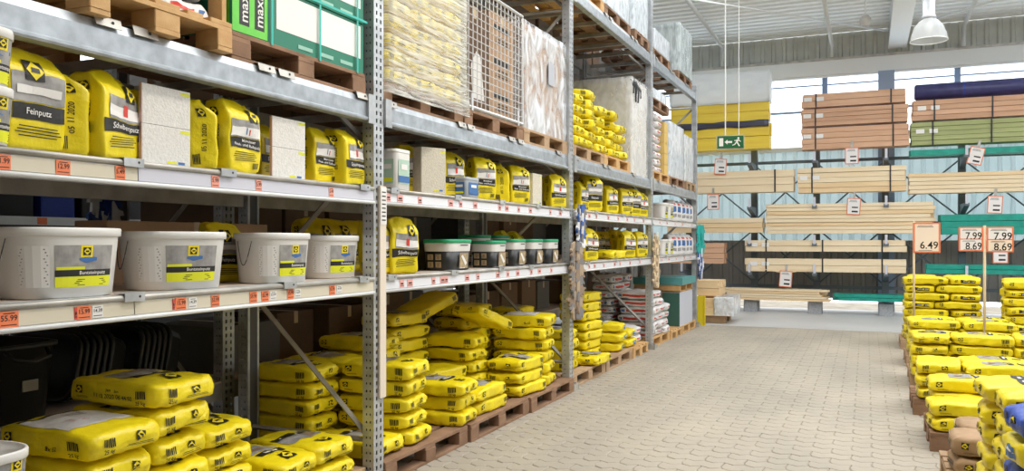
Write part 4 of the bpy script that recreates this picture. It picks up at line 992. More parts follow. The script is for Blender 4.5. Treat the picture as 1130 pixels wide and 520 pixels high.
# ================================================================ third bay
G2 = 'sacks on the upper shelf, third bay'
for k, (px, x, rz, sc, lab) in enumerate(((639, -3.10, 30, 0.95, 'sideways yellow sack, leftmost on the third upper shelf'), (651, -3.03, 2, 1.12, 'biggest yellow sack on the third upper shelf'), (663, -3.16, 10, 1.0, 'yellow sack behind the biggest one, third upper shelf'),
        (671, -3.04, 10, 1.0, 'slim yellow sack in the middle of the third upper shelf'), (680, -3.18, 30, 0.9, 'shaded yellow sack left of the last three, third upper shelf'), (688, -3.03, 5, 1.0, 'third yellow sack from the right, third upper shelf'), (697, -3.04, 8, 1.0, 'second yellow sack from the right, third upper shelf'), (705.5, -3.04, 8, 0.98, 'rightmost yellow sack on the third upper shelf'))):
    shelf_sack(ST[(k*2+1) % 5], px, D2, x, lab, G2, R(rz-38), sc)
G2L = 'sacks on the lower shelf, third bay'
shelf_sack(ST[0], 648, D1, -3.03, 'leaning yellow sack at the left of the third lower shelf', G2L, R(-30), 1.02)
sack(LY[2], -3.10, Yon(670, -3.10), D1, 'yellow sack lying flat on the third lower shelf', R(88), G2L)
for k, (px, x) in enumerate(((658, -3.5), (668, -3.45), (679, -3.35), (684, -3.20), (691, -3.04), (705, -3.04))):
    shelf_sack(ST[(k+1) % 5], px, D1, x, 'yellow sack on the third lower shelf, %s' % ('far left at the rear', 'rear, above the flat sack', 'rear, right of the flat sack', 'half hidden right of the flat sack', 'second from the right in front', 'rightmost in front')[k], G2L, R(-34), 1.0)
TP2 = [8.96, 10.16, 11.30]
pallet(-3.33, TP2[0], DT, 'grey weathered pallet under loose yellow sacks, third bay', PWOODG)
pallet(-3.33, TP2[1], DT, 'orange-brown pallet under loose yellow sacks, third bay', PWOOD)
G2T = 'loose yellow sacks on the pallet level, third bay'
for k, (x, y, n, rz, w) in enumerate(((-3.22, 8.62, 5, 0, 'first pile from the glove-hung upright'), (-3.22, 9.03, 6, 4, 'second pile from the glove-hung upright'), (-3.24, 9.50, 5, -6, 'third pile from the glove-hung upright'), (-3.22, 9.98, 5, 8, 'fourth pile from the glove-hung upright'), (-3.24, 10.42, 4, -5, 'pile next to the white box'))):
    column(x, y, n, DT+PT, w+', pallet level', G2T, rz=R(rz*1.5), jit=2.6)
WBOX = mat('cream_board_sleeve', (0.74, 0.70, 0.62), 0.6)
o = block_load('wrapped_box', 'tall cream box in white film beside the yellow sacks', -3.46, 11.32, DT+0.005, (1.0, 0.86, 1.32), WBOX, WRAPC, 9, cat='wrapped load')
P = Print(plane_S((0, -0.475, 1.2), (1, 0, 0), (0, 0, 1)), 0.001); P.lines(-0.25, 0, 0.16, 0.05, 1, 0); build(P, 'printed_mark', PMATS, o)
b = MB()
for q in range(5): b.tube([(0.50+0.02*math.sin(q), -0.44+0.1*q, 1.30), (0.54, -0.42+0.09*q, 1.20), (0.53, -0.40+0.085*q+0.05*math.sin(q*2), 1.06+0.05*math.cos(q*3))], 0.012, 5)
build(b, 'torn_film_knot', [BLACKPL], o)
GF2 = 'yellow sacks on floor pallets, third bay'
for k, (x, y, a) in enumerate(((-3.31, 8.95, 0), (-3.31, 10.18, 0), (-3.5, 11.22, math.pi/2))): pallet(x, y, 0, 'pale floor pallet in the third bay, %s' % ('by the glove-hung upright', 'half empty', 'by the next upright')[k], PWOODG if k < 2 else PWOOD, rz=a)
column(-3.30, 9.77, 7, PT, 'tall stack by the glove-hung upright', GF2, rz=R(86))
column(-3.04, 9.30, 1, PT, 'of the lone front sack at the tall stack foot', GF2, rz=R(88))
column(-3.30, 8.68, 4, PT, 'stack hidden behind the glove-hung upright', GF2, rz=R(3))
column(-3.80, 8.75, 6, PT, 'shaded stack behind the tall one, third bay', GF2, rz=R(88))
LARGEB = [LBLUE[0], LBLUE[1]]
column(-3.24, 10.45, 3, PT, 'stack with blue patches', GF2, vs=LARGEB, rz=R(4), kind='yellow sack with blue patch', pitch=0.13)
column(-3.24, 10.98, 2, PT, 'low stack next to the blue-patched one', GF2, vs=LARGEB, rz=R(-4), kind='yellow sack with blue patch', pitch=0.13)
GW = 'white and red sacks on floor pallets, far bays'
for k, (x, y, n, w, a) in enumerate(((-3.21, 12.15, 6, 'front pile right of the tan gloves', 3), (-3.21, 12.55, 6, 'second front pile from the tan gloves', -3), (-3.21, 12.95, 4, 'third front pile from the tan gloves', 2), (-3.72, 12.25, 8, 'left rear pile behind the tan gloves', 88), (-3.72, 12.85, 8, 'right rear pile behind the tan gloves', 91))):
    column(x, y, n, PT, w, GW, vs=LWHITE, rz=R(a), kind='white sack with red print', jit=2.4, name='plaster_sack')
for k, (x, y) in enumerate(((-3.75, 11.15), (-3.30, 11.52))):
    column(x, y, 2, PT, '%s short pile left of the tan gloves' % ('left', 'right')[k], GW, vs=LWHITE, kind='white sack with red print', name='plaster_sack')
for k, y in enumerate((12.55, 13.56, 14.62)): pallet((-3.33, -3.50, -3.30)[k], y, 0, 'floor pallet in the far bay, %s' % ('under white sacks', 'short of the grey box', 'under the grey box')[k], PWOOD, rz=0 if k == 0 else (math.pi/2 if k == 1 else 0))
GREYB = mat('pale_grey_sheet', (0.62, 0.64, 0.72), 0.5); TEALB = mat('teal_cover', (0.10, 0.34, 0.34), 0.5); DGREEN = mat('dark_green_film', (0.05, 0.14, 0.11), 0.35)
t = thing('sheet_stack', 'pale grey sheet stack with teal top and inner pallet, far bay', 'stack', (-3.31, 14.4, PT))
b = MB(); b.box((0, 0, 0.29), (0.8, 1.1, 0.58)); build(b, 'grey_front', [GREYB], t)
b = MB(); b.box((0, -0.555, 0.29), (0.79, 0.008, 0.57)); build(b, 'dark_end', [DGREEN], t)
for y in (-0.5, 0, 0.5):
    b = MB(); b.box((0, y, 0.64), (0.8, 0.1, 0.10)); build(b, 'block', [PWOOD], t)
b = MB(); b.box((0, 0, 0.595), (0.8, 1.1, 0.02)); b.box((0, 0, 0.70), (0.8, 1.1, 0.02)); build(b, 'board', [PWOOD], t)
b = MB(); b.box((0.02, 0, 0.77), (0.86, 1.14, 0.12)); build(b, 'teal_top', [TEALB], t)
carton(-3.50, 13.55, PT, (0.6, 0.55, 0.62), 'brown carton standing behind the white sacks, far bay', CARTOND)
# ---- far bay shelves
G3 = 'white goods on the shelves of the far bay'
for k, px in enumerate((727, 733)):
    bucket(px, -3.05, D2+0.0, 'white bucket with red stripe, far upper shelf, %s' % ('left', 'right')[k], 0.34, 0.30, 0.26, BL, R(0), grp=G3, handle=False)
    bucket(px, -3.05, D1+0.0, 'white bucket with red stripe, far lower shelf, %s' % ('left', 'right')[k], 0.34, 0.30, 0.26, BL, R(0), grp=G3, handle=False)
for k, px in enumerate((740, 745, 750, 754, 757.5)):
    shelf_sack(SW[k % 2], px, D2, -3.05, 'white sack with blue print, %s from left, far upper shelf' % ORD[k+1], G3, R(-40), 1.0)
    shelf_sack(SW[(k+1) % 2], px, D1, -3.05, 'white sack with blue print, %s from left, far lower shelf' % ORD[k+1], G3, R(-40), 1.0)
pallet(-3.33, 12.55, DT, 'pale pallet under red and white sacks, far pallet level', PWOOD); pallet(-3.33, 13.75, DT, 'pallet under milky wrapped goods, far pallet level, left', PWOODD); pallet(-3.50, 14.78, DT, 'pallet under milky wrapped goods, far end of pallet level', PWOODG, rz=math.pi/2)
column(-3.25, 12.22, 8, DT+PT, 'left pile, far pallet level', 'red and white sacks on the far pallet level', vs=LWHITE, kind='white sack with red print', name='plaster_sack')
column(-3.25, 12.62, 8, DT+PT, 'right pile, far pallet level', 'red and white sacks on the far pallet level', vs=LWHITE, kind='white sack with red print', name='plaster_sack')
for k in range(5): carton(-3.20, 13.0, DT+PT+k*0.17, (0.5, 0.22, 0.165), 'small tan carton beside red and white sacks, %s from below' % ORD[k+1], mat('tan_carton', (0.72, 0.50, 0.16), 0.6), tape=False)
pallet(-3.33, 12.5, DT+PT+8*PITCH+0.03, 'upper pallet resting on the red and white sacks', PWOODD)
block_load('wrapped_goods', 'flat wrapped goods on the upper pallet, far bay', -3.33, 12.5, DT+2*PT+8*PITCH+0.035, (0.7, 1.1, 0.14), GREYB, WRAPM, 14, cat='wrapped load')
block_load('wrapped_goods', 'milky wrapped goods, left of two, far pallet level', -3.33, 13.75, DT+PT, (0.76, 1.06, 0.88), GREYB, WRAPM, 15, cat='wrapped load')
block_load('wrapped_goods', 'milky wrapped goods, right of two, at the last upright', -3.33, 14.78, DT+PT, (0.76, 0.74, 0.80), WBOX, WRAPM, 16, cat='wrapped load')
# ---- top level
for k, (y, wm) in enumerate(((5.2, PWOODD), (6.4, PWOOD), (7.6, PWOOD), (8.95, PWOOD), (10.16, PWOODD), (11.28, PWOODD), (12.6, PWOODD), (14.4, PWOODD))):
    pallet(-3.5 if k == 5 else -3.33, y, DU, 'pallet on the top level, %s from the near end' % ORD[k+1], wm, rz=math.pi/2 if k == 5 else 0)
block_load('wrapped_box', 'white board box on the top level, top edge of picture', -3.40, 8.95, DU+PT, (0.6, 0.95, 0.75), mat('white_board', (0.72, 0.70, 0.66), 0.6), WRAPM, 21, cat='wrapped load')
block_load('wrapped_goods', 'bluish wrapped goods on the top level before the third upright', -3.33, 10.16, DU+PT, (0.78, 1.08, 0.95), mat('pale_blue_board', (0.55, 0.68, 0.74), 0.6), WRAPM, 22, cat='wrapped load')
block_load('wrapped_goods', 'bluish wrapped goods on the top level at the third upright', -3.33, 11.28, DU+PT, (0.78, 0.76, 0.95), mat('pale_blue_board', (0.55, 0.68, 0.74), 0.6), WRAPM, 23, cat='wrapped load')
block_load('wrapped_goods', 'low wrapped goods on the top level behind the third upright', -3.33, 12.6, DU+PT, (0.78, 1.0, 0.28), GREYB, WRAPM, 24, cat='wrapped load')
block_load('wrapped_block', 'dark green block with wrapped front at the end of the top level', -3.33, 14.4, DU+PT, (0.8, 1.05, 0.80), mat('green_grey_sheet', (0.10, 0.20, 0.17), 0.4), film('front_wrap', (0.75, 0.82, 0.84), 0.55), 25, cat='wrapped load')
# ---- gloves and other things hung on the uprights
def hang(px, X, z0, z1, label, cols, w, cat='gloves', seed=0, n=8):
    Y = Yon(px, X); t = thing('hanging_glove_strip', label, cat, (X, Y, z0)); rr = random.Random(seed)
    m = MB(); m.box((0, 0, (z1-z0)/2), (0.004, 0.02, z1-z0)); build(m, 'strip', [BLUEPL], t)
    for k in range(n):
        z = (z1-z0)*(k+0.5)/n
        for s in (-1, 1):
            h = (z1-z0)/n*1.9; m = MB(); ang = R(rr.uniform(-20, 20))
            pr = [(-0.30, 0), (0.30, 0), (0.42, 0.35), (0.62, 0.45), (0.62, 0.62), (0.40, 0.6), (0.40, 1.0), (0.24, 1.05), (0.22, 0.75), (0.16, 1.12), (0.0, 1.14), (-0.02, 0.76), (-0.08, 1.08), (-0.24, 1.05), (-0.26, 0.72), (-0.34, 0.95), (-0.46, 0.9), (-0.42, 0.4)]
            m.prism([(a*w*s, -b_*h+h*0.5) for a, b_ in pr], -0.012, 0.012, 'X')
            build(m, 'glove', [cols[(k+(s > 0)) % len(cols)]], t, (0.03+0.012*s, s*w*0.28, z), (ang, 0, R(rr.uniform(-15, 15))))
    return t
TANG = mat('tan_leather', (0.42, 0.32, 0.22), 0.8); GREYG = mat('grey_knit', (0.22, 0.21, 0.21), 0.9); BLUG = mat('blue_glove', (0.05, 0.12, 0.38), 0.7); WHG = mat('white_glove', (0.78, 0.78, 0.80), 0.7)
hang(633, XF+0.03, 0.80, 1.56, 'tan and grey work gloves hung low on the second upright', [TANG, GREYG, mat('brown_knit', (0.30, 0.22, 0.16), 0.9)], 0.20, seed=1, n=13)
hang(638, XF+0.03, 1.56, 1.98, 'blue and white gloves hung above the tan ones', [BLUG, WHG, GREYG], 0.12, seed=2, n=9)
hang(722, XF+0.03, 0.95, 1.70, 'tan gloves hung on the third upright', [TANG, PINEP], 0.13, seed=3, n=13)
hang(771.5, XF+0.03, 1.45, 1.85, 'teal bag bundle hung on the last upright', [mat('teal_cloth', (0.02, 0.42, 0.38), 0.6)], 0.24, cat='bags', seed=4, n=3)
hang(771.5, XF+0.03, 0.95, 1.42, 'blue and white packets hung on the last upright', [BLUG, WHG], 0.16, cat='packets', seed=5, n=5)
# ---- behind the end of the rack
def timber(name, label, x0, x1, y, z, rows, h, d, m, grp, deep=2, ends=None, stagger=0.03, rz=0.0, cat='timber'):
    """bundle of boards lying along X; each board a piece"""
    t = thing(name, label, cat, ((x0+x1)/2, y, z), rz, grp); L = x1-x0; me = {}
    for r_ in range(rows):
        for k in range(deep):
            l = L-rnd.uniform(0, stagger); key = round(l, 2)
            q = MB(); q.box((0, 0, 0), (l, d-0.003, h-0.008)); mm = m if not isinstance(m, (list, tuple)) else rnd.choice(m); build(q, 'board', [mm], t, (rnd.uniform(-stagger, stagger)*0.5, (k-(deep-1)/2)*d+rnd.uniform(-0.014, 0.014), h*(r_+0.5)))
    return t
timber('timber_pack', 'upper stack of square timber beyond the rack end', -3.25, -2.65, 16.7, 0.52, 2, 0.15, 0.42, PINE, 'timber beyond the rack end', deep=2)
timber('timber_pack', 'lower stack of square timber beyond the rack end', -3.05, -2.40, 16.5, 0.15, 2, 0.165, 0.45, PINE, 'timber beyond the rack end', deep=2)
for k in range(2): 
    q = MB(); q.box((0, 0, 0.07), (0.5, 0.12, 0.14), ch=0.01); tag(build(q, 'bearer_beam', [PWOODG], None, (-2.75, 16.2+0.6*k, 0.005)), '%s bearer under the timber beyond the rack end' % ('front', 'rear')[k], 'beam', 'timber bearers')
for k in range(2):
    q = MB(); q.box((0, 0, 0.025), (0.5, 0.10, 0.05), ch=0.008); tag(build(q, 'spacer_lath', [PWOODG], None, (-2.82, 16.38+0.45*k, 0.48)), '%s lath between the two timber stacks' % ('front', 'rear')[k], 'beam', 'timber bearers')
wrap_shell('stretch_wrap', 'white film over the front of the lower timber stack', -2.52, 16.5, 0.16, 0.36, 0.98, 0.36, WRAPM, seed=33)
q = MB(); q.box((0, 0, 0.28), (0.55, 0.03, 0.56), ch=0.004); q.box((0.29, 0, 0.28), (0.02, 0.06, 0.56)); tag(build(q, 'yellow_guard_panel', [mat('yellow_guard_paint', (0.80, 0.62, 0.02), 0.4)], None, (-3.1, 15.62, 0)), 'yellow guard panel standing at the foot of the last upright', 'panel')
# ================================================================ timber rack along the back wall
YT = 19.3
GB = 'timber bundles on the cantilever rack'
colx = [Xon(p, YT+0.5) for p in (760, 832, 901, 977, 1062, 1150)]
ARMZ = [0.30, 0.98, 1.62, 2.45, 3.45]
CANT = mat('dark_blue_grey_steel', (0.14, 0.17, 0.20), 0.5, 0.2)
for i, x in enumerate(colx):
    t = thing('cantilever_column', 'cantilever rack column %s' % ('hidden behind the rack end', 'above the left concrete block', 'above the middle concrete block', 'above the right concrete block', 'behind the price signs', 'outside the right edge')[i], 'rack column', (x, YT+0.62, 0), 0, 'cantilever columns')
    q = MB(); q.box((0, 0, 2.12), (0.14, 0.18, 3.76)); build(q, 'column', [CANT], t)
    for z in ARMZ[1:]:
        q = MB(); q.prism([(-0.95, z-0.12), (-0.95, z-0.06), (-0.09, z-0.06), (-0.09, z-0.28)], -0.05, 0.05, 'X'); build(q, 'arm', [CANT], t)
        q = MB(); q.box((0, -0.95, z+0.02), (0.05, 0.03, 0.20)); build(q, 'end_stop', [RAILW], t)
for i, x in enumerate(colx[1:4]):
    q = MB(); q.box((0, 0, 0.13), (0.30, 0.30, 0.26), ch=0.02); o = build(q, 'concrete_block', [CONC], None, (x, YT, 0)); tag(o, 'grey concrete foot block under the timber, %s' % ('left', 'middle', 'right')[i], 'concrete block', 'concrete blocks on the floor')
    q = MB(); q.box((0, 0.46, 0.12), (0.22, 0.56, 0.235), ch=0.02); build(q, 'rear_foot', [CONC], o)
for i in range(len(colx)-1):
    a, c = colx[i], colx[i+1]; t = thing('cross_brace', 'steel cross brace between rack columns, %s pair' % ('first', 'second', 'third', 'fourth', 'fifth')[i], 'brace', (0, YT+0.72, 0), 0, 'cross braces')
    for z0, z1 in ((0.6, 1.9), (2.1, 3.4)):
        for p, r_ in ((a, c), (c, a)):
            q = MB(); q.tube([(p, 0, z0), (r_, 0, z1)], 0.018, 5); build(q, 'brace_bar', [CANT], t)
    for z in (0.55, 2.0, 3.45):
        q = MB(); q.box(((a+c)/2, 0, z), (c-a, 0.04, 0.07)); build(q, 'level_bar', [CANT], t)
def bun(px0, px1, py0, py1, m, rows, label, dep=0, deep=4, name='timber_bundle', d=0.11, stag=0.04, snap=True):
    Y = YT-0.28+dep; x0, x1 = Xon(px0, Y), Xon(px1, Y); xm = (x0+x1)/2; pm = (px0+px1)/2
    zt, zb = Zat(py0, xm, Y), Zat(py1, xm, Y)
    if snap:
        for a in ARMZ[1:]:
            if abs(zb-(a-0.06)) < 0.14: zt += a-0.06-zb; zb = a-0.058
    return timber(name, label, x0, x1, Y+d*deep/2, zb, rows, (zt-zb)/rows, d, m, GB, deep, stagger=stag), zt, zb, x0, x1
def straps(res, n, label):
    t, zt, zb, x0, x1 = res
    for k in range(n):
        q = MB(); x = -(x1-x0)*0.36+(x1-x0)*0.72*k/max(1, n-1); h = zt-zb
        q.box((x, -0.236, h/2), (0.03, 0.003, h+0.008)); q.box((x, 0, h+0.003), (0.03, 0.45, 0.003)); build(q, 'band', [BLACKPL], t)
    for k in range(2):
        q = MB(); q.box((-(x1-x0)*0.44+0.25*k, -0.236, (zt-zb)*0.6), (0.16, 0.003, 0.09)); build(q, 'paper_label', [CARDW], t)
# top row
bun(740, 850, 138, 166, YELT, 2, 'lower yellow formwork boards at the top left')
r1 = bun(740, 849, 114, 136, YELT, 2, 'upper yellow formwork boards under white sheet', snap=False)
q = MB(); 
V, Fs = cube_shell(20, 8, 4); pts = []
for x, y, z in V: s = noise.noise(Vector((x*3, y*2, z*2))); pts.append((x*0.98, y*0.27+0.02*s, z*0.07+0.03*s))
me = bpy.data.meshes.new('dark_film'); me.from_pydata(pts, [], Fs); me.materials.append(mat('dark_violet_film', (0.05, 0.05, 0.08), 0.3)); me.polygons.foreach_set('use_smooth', [True]*len(Fs))
xm = (r1[3]+r1[4])/2; tag(link('plastic_film', me, None, (xm, YT-0.28+0.22, r1[2]-0.055), (0, 0, 0), (abs(r1[4]-r1[3])/1.98, 1, 1)), 'dark film folded between the two yellow board packs', 'film')
V, Fs = cube_shell(24, 8, 10); pts = []
for x, y, z in V:
    s = noise.noise(Vector((x*5, y*2, z*3))+Vector((4, 4, 4))); pts.append((x*1.0+0.01*s, y*0.27+0.05*s*(1-abs(z)*0.3), z*0.35+0.03*s))
me = bpy.data.meshes.new('white_tarp'); me.from_pydata(pts, [], Fs); me.materials.append(TARP); me.polygons.foreach_set('use_smooth', [True]*len(Fs))
tag(link('tarpaulin', me, None, (xm, YT-0.06, r1[1]+0.33), (0, 0, 0), (abs(r1[4]-r1[3])/1.98, 1, 1)), 'white tarpaulin covering goods above the yellow boards', 'tarpaulin')
straps(bun(884, 1003, 139, 163, [LARCH, LARCHD], 4, 'lowest of three reddish timber packs'), 2, '')
straps(bun(884, 1002, 118, 137, [LARCH, LARCHD], 4, 'middle of three reddish timber packs', snap=False), 2, '')
straps(bun(885, 1000, 101, 116, LARCH, 2, 'topmost of three reddish timber packs', snap=False), 2, '')
straps(bun(1005, 1190, 131, 157, GREENT, 5, 'green treated timber pack at the top right', snap=False), 3, '')
straps(bun(1007, 1190, 106, 129, [LARCH, LARCHD], 4, 'reddish planks on the green timber, top right', snap=False), 3, '')
bun(1004, 1190, 157, 164, TEALT, 1, 'teal boards under the green timber pack', snap=True)
Yb = YT-0.05; x0, x1 = Xon(1009, Yb), Xon(1190, Yb); q = MB(); z = Zat(97, (x0+x1)/2, Yb)
q.tube([(x0, 0, 0), (x0+0.03, 0, 0), (x1, 0, 0)], [0.14, 0.17, 0.17], 20); o = build(q, 'film_roll', [mat('dark_blue_film', (0.045, 0.045, 0.16), 0.35, var=0.3, scale=6)], None, (0, Yb, z+0.0), smooth=True); tag(o, 'long dark blue film roll on the top right timber', 'roll')
q = MB(); q.tube([(x0+0.9, -0.0, 0), (x0+0.93, 0, 0)], 0.174, 20); build(q, 'tie_band', [BLUEPL], o)
# second row
straps(bun(735, 876, 189, 213, [PINE, PINEP], 3, 'pine boards in the second row, left'), 2, '')
straps(bun(880, 1000, 184, 212, [PINE, PINEP], 5, 'pine boards in the second row, middle'), 2, '')
bun(1003, 1190, 189, 212, [PINE, PINEP, PINEP], 5, 'pine boards in the second row, right')
# third row
bun(735, 842, 241, 257, [PINE, PINEP], 3, 'pine boards in the third row, short bundle at the left')
bun(845, 1032, 224, 258, [PINE, PINEP, PINEP], 8, 'broad pale pine bundle in the third row', stag=0.10)
bun(1037, 1190, 236, 259, TEALT, 3, 'teal painted boards in the third row behind the price signs')
# fourth row
straps(bun(822, 1000, 265, 278, PINEP, 2, 'upper pale strapped pack in the fourth row', snap=False), 3, '')
straps(bun(822, 1000, 281, 296, PINEP, 2, 'lower pale strapped pack in the fourth row'), 3, '')
bun(735, 799, 268, 291, LARCH, 4, 'dark reddish boards in the fourth row, left end')
bun(1022, 1190, 287, 298, TEALT, 2, 'teal painted boards in the fourth row, right')
# floor row
bun(798, 914, 319, 332, [PINE, PINEP, PINEP], 5, 'loose pine boards resting on the concrete blocks', dep=0.0, stag=0.30, snap=False)
bun(919, 1000, 325, 333, TEALT, 2, 'green boards resting on the right concrete block', dep=0.0, stag=0.15, snap=False)
# price cards hung on the timber
SIGNO = mat('orange_red_frame', (0.80, 0.20, 0.08), 0.5); SIGNC = mat('cream_card', (0.86, 0.72, 0.58), 0.5); SIGNW = mat('white_sign_card', (0.84, 0.80, 0.78), 0.5)
def card(px, py, w, h, label, Y=YT-0.30, lines=(('', 0, 0, 0),), rot=0.0, base=SIGNW, split=False, grp='orange-framed price cards'):
    X = Xon(px, Y); z = Zat(py, X, Y); t = thing('price_card', label, 'price card', (X, Y, z), 0, grp, rot=(0, rot, 0))
    q = MB(); q.box((0, 0, 0), (w, 0.006, h)); build(q, 'frame', [SIGNO], t)
    q = MB(); q.box((0, 0.006, h*0.55), (0.05, 0.006, h*0.7)); build(q, 'hanger', [STEELD], t)
    q = MB(); q.box((0, -0.004, 0), (w*0.88, 0.003, h*0.90)); build(q, 'card', [base], t)
    P = Print(plane_S((0, -0.0056, 0), (1, 0, 0), (0, 0, 1)), 0.0004)
    for txt, b_, hh, a in [l for l in lines if l[0]]: P.text(txt, a, b_, hh, 0, 0, maxw=w*0.8)
    P.lines(-w*0.05, h*0.33, w*0.6, h*0.14, 3); 
    if split: P.rect(0, 0, w*0.88, h*0.02, 5, 0, 1, 1)
    if not any(l[0] for l in lines): P.rect(w*0.1, -h*0.05, w*0.45, h*0.08, 0, 0, 1, 1); P.rect(w*0.1, -h*0.3, w*0.45, h*0.1, 0, 0, 1, 1)
    build(P, 'printed_price', PMATS, t)
    return t
for px, py, lab, rt in ((795, 184, 'below the yellow boards', 4), (787, 223, 'left of the third row', 0), (940, 172, 'under the reddish timber packs', 0), (1077, 172, 'tilted, under the teal boards at the top right', 14), (942, 228, 'on the broad pale bundle', 3), (867, 308, 'hung on strings below the strapped packs', 4), (1098, 226, 'above the teal boards of the third row', 3), (1104, 281, 'below the teal boards of the third row', 0)):
    card(px, py, 0.27, 0.36, 'small orange-framed price card '+lab, rot=R(rt))
Ys = YT-0.345
for k, (p0, p1) in enumerate((((838, 296), (862, 301)), ((872, 301), (896, 297)))):
    a = (Xon(p0[0], Ys), Ys, Zat(p0[1], Xon(p0[0], Ys), Ys)); c = (Xon(p1[0], Ys), Ys, Zat(p1[1], Xon(p1[0], Ys), Ys)); q = MB(); q.tube([a, c], 0.008, 5)
    tag(build(q, 'string', [PINE]), 'string holding the low price card, %s' % ('left', 'right')[k], 'string', 'strings of the low price card')
# ================================================================ hanging things
t = thing('exit_sign', 'green exit sign hung on two rods over the aisle', 'sign', (0, 0, 0))
zc_ = 10.0; k_ = (806-565)/F_PX; Xe, Ye = zc_*(k_*CS-SN), zc_*(k_*SN+CS); ze = CAMH+(HY-157)*zc_/F_PX
t.location = (Xe, Ye, ze); t.rotation_euler = (0, 0, R(10))
q = MB(); q.box((0, 0, 0), (0.33, 0.03, 0.17)); build(q, 'sign_box', [STEELD], t)
q = MB(); q.box((0, -0.017, 0), (0.31, 0.004, 0.15)); build(q, 'green_face', [mat('exit_green', (0.003, 0.11, 0.03), 0.4)], t)
P = Print(plane_S((0, -0.0192, 0), (1, 0, 0), (0, 0, 1)), 0.0005)
P.rect(-0.11, 0, 0.05, 0.10, 3, 0, 1, 1); P.poly([(-0.07, 0), (-0.035, 0.03), (-0.035, 0.012), (0.02, 0.012), (0.02, -0.012), (-0.035, -0.012), (-0.035, -0.03)], 3)
P.poly([(0.095+0.013*math.cos(a), 0.045+0.013*math.sin(a)) for a in [i*math.pi/5 for i in range(10)]], 3)
for pl in ([(0.075, 0.03), (0.10, 0.03), (0.085, -0.01), (0.06, -0.01)], [(0.10, 0.03), (0.125, 0.005), (0.118, -0.002), (0.092, 0.02)], [(0.078, 0.028), (0.045, 0.02), (0.048, 0.010), (0.075, 0.016)], [(0.07, -0.005), (0.088, -0.005), (0.115, -0.05), (0.10, -0.056)], [(0.06, -0.005), (0.075, -0.008), (0.055, -0.035), (0.025, -0.045), (0.022, -0.035), (0.045, -0.028)]): P.poly(pl, 3)
build(P, 'pictogram', PMATS, t)
for s in (-0.06, 0.10):
    q = MB(); q.tube([(s, 0, 0.085), (s, 0, 6.5-ze)], 0.008 if s < 0 else 0.005, 6); build(q, 'rod', [WHITEM], t)
# pendant lamp
zc_ = 12.0; k_ = (1025-565)/F_PX; Xl, Yl = zc_*(k_*CS-SN), zc_*(k_*SN+CS); zl = CAMH+(HY-45)*zc_/F_PX
t = thing('pendant_lamp', 'bell-shaped clear pendant lamp under the roof', 'lamp', (Xl, Yl, zl))
ACRY = bpy.data.materials.new('clear_acrylic'); ACRY.use_nodes = True; nt = ACRY.node_tree; bs = nt.nodes['Principled BSDF']; bs.inputs['Base Color'].default_value = (0.8, 0.83, 0.85, 1); bs.inputs['Roughness'].default_value = 0.2
tr = nt.nodes.new('ShaderNodeBsdfTransparent'); mx = nt.nodes.new('ShaderNodeMixShader'); mx.inputs[0].default_value = 0.55; nt.links.new(bs.outputs[0], mx.inputs[1]); nt.links.new(tr.outputs[0], mx.inputs[2]); nt.links.new(mx.outputs[0], nt.nodes['Material Output'].inputs[0])
q = MB(); q.lathe([(0.25, 0.0), (0.245, 0.03), (0.235, 0.10), (0.20, 0.20), (0.14, 0.28), (0.09, 0.32)], 40, caps=False); build(q, 'shade', [ACRY], t, smooth=True)
q = MB()
for k in range(41): pass
q.tube([(0.252*math.cos(2*math.pi*k/40), 0.252*math.sin(2*math.pi*k/40), 0) for k in range(41)], 0.008, 6); build(q, 'rim', [WHITEM], t, smooth=True)
q = MB(); q.lathe([(0.06, 0.30), (0.10, 0.32), (0.10, 0.36), (0.085, 0.38), (0.085, 0.72), (0.03, 0.75)], 24); build(q, 'housing', [STEEL], t, smooth=True)
q = MB(); q.lathe([(0.02, 0.12), (0.045, 0.15), (0.05, 0.22), (0.03, 0.30)], 16); build(q, 'bulb', [WHITEPL], t, smooth=True)
q = MB(); q.tube([(0, 0, 0.74), (0, 0, 6.5-zl)], 0.012, 6); build(q, 'cord', [STEELD], t)
# round detector
zc_ = 16.0; k_ = (955-565)/F_PX; Xl, Yl = zc_*(k_*CS-SN), zc_*(k_*SN+CS); zl = CAMH+(HY-23)*zc_/F_PX
t = thing('round_detector', 'small round detector hanging below the roof sheets', 'detector', (Xl, Yl, zl))
q = MB(); q.lathe([(0.01, -0.11), (0.06, -0.095), (0.10, -0.05), (0.11, 0), (0.10, 0.05), (0.06, 0.095), (0.02, 0.11)], 20); build(q, 'globe', [mat('smoked_globe', (0.55, 0.52, 0.50), 0.25)], t, smooth=True)
q = MB(); q.tube([(0, 0, 0.10), (0, 0, 6.5-zl)], 0.015, 6); build(q, 'stem', [WHITEM], t)
# invented housing round the added fill light over the near aisle
t = thing('fill_light_housing', 'added white housing of the unseen fill light over the near aisle', 'lamp', (-0.9, 4.6, 5.6))
q = MB(); q.prism([(-0.27, 0.02), (0.27, 0.02), (0.16, 0.14), (-0.16, 0.14)], -2.55, 2.55); build(q, 'housing', [WHITEM], t, rot=(0, R(-12), 0))
for y in (-2.0, 2.0):
    q = MB(); q.tube([(0, y, 0.12), (0, y, 0.95)], 0.008, 6); build(q, 'hanger_rod', [WHITEM], t)
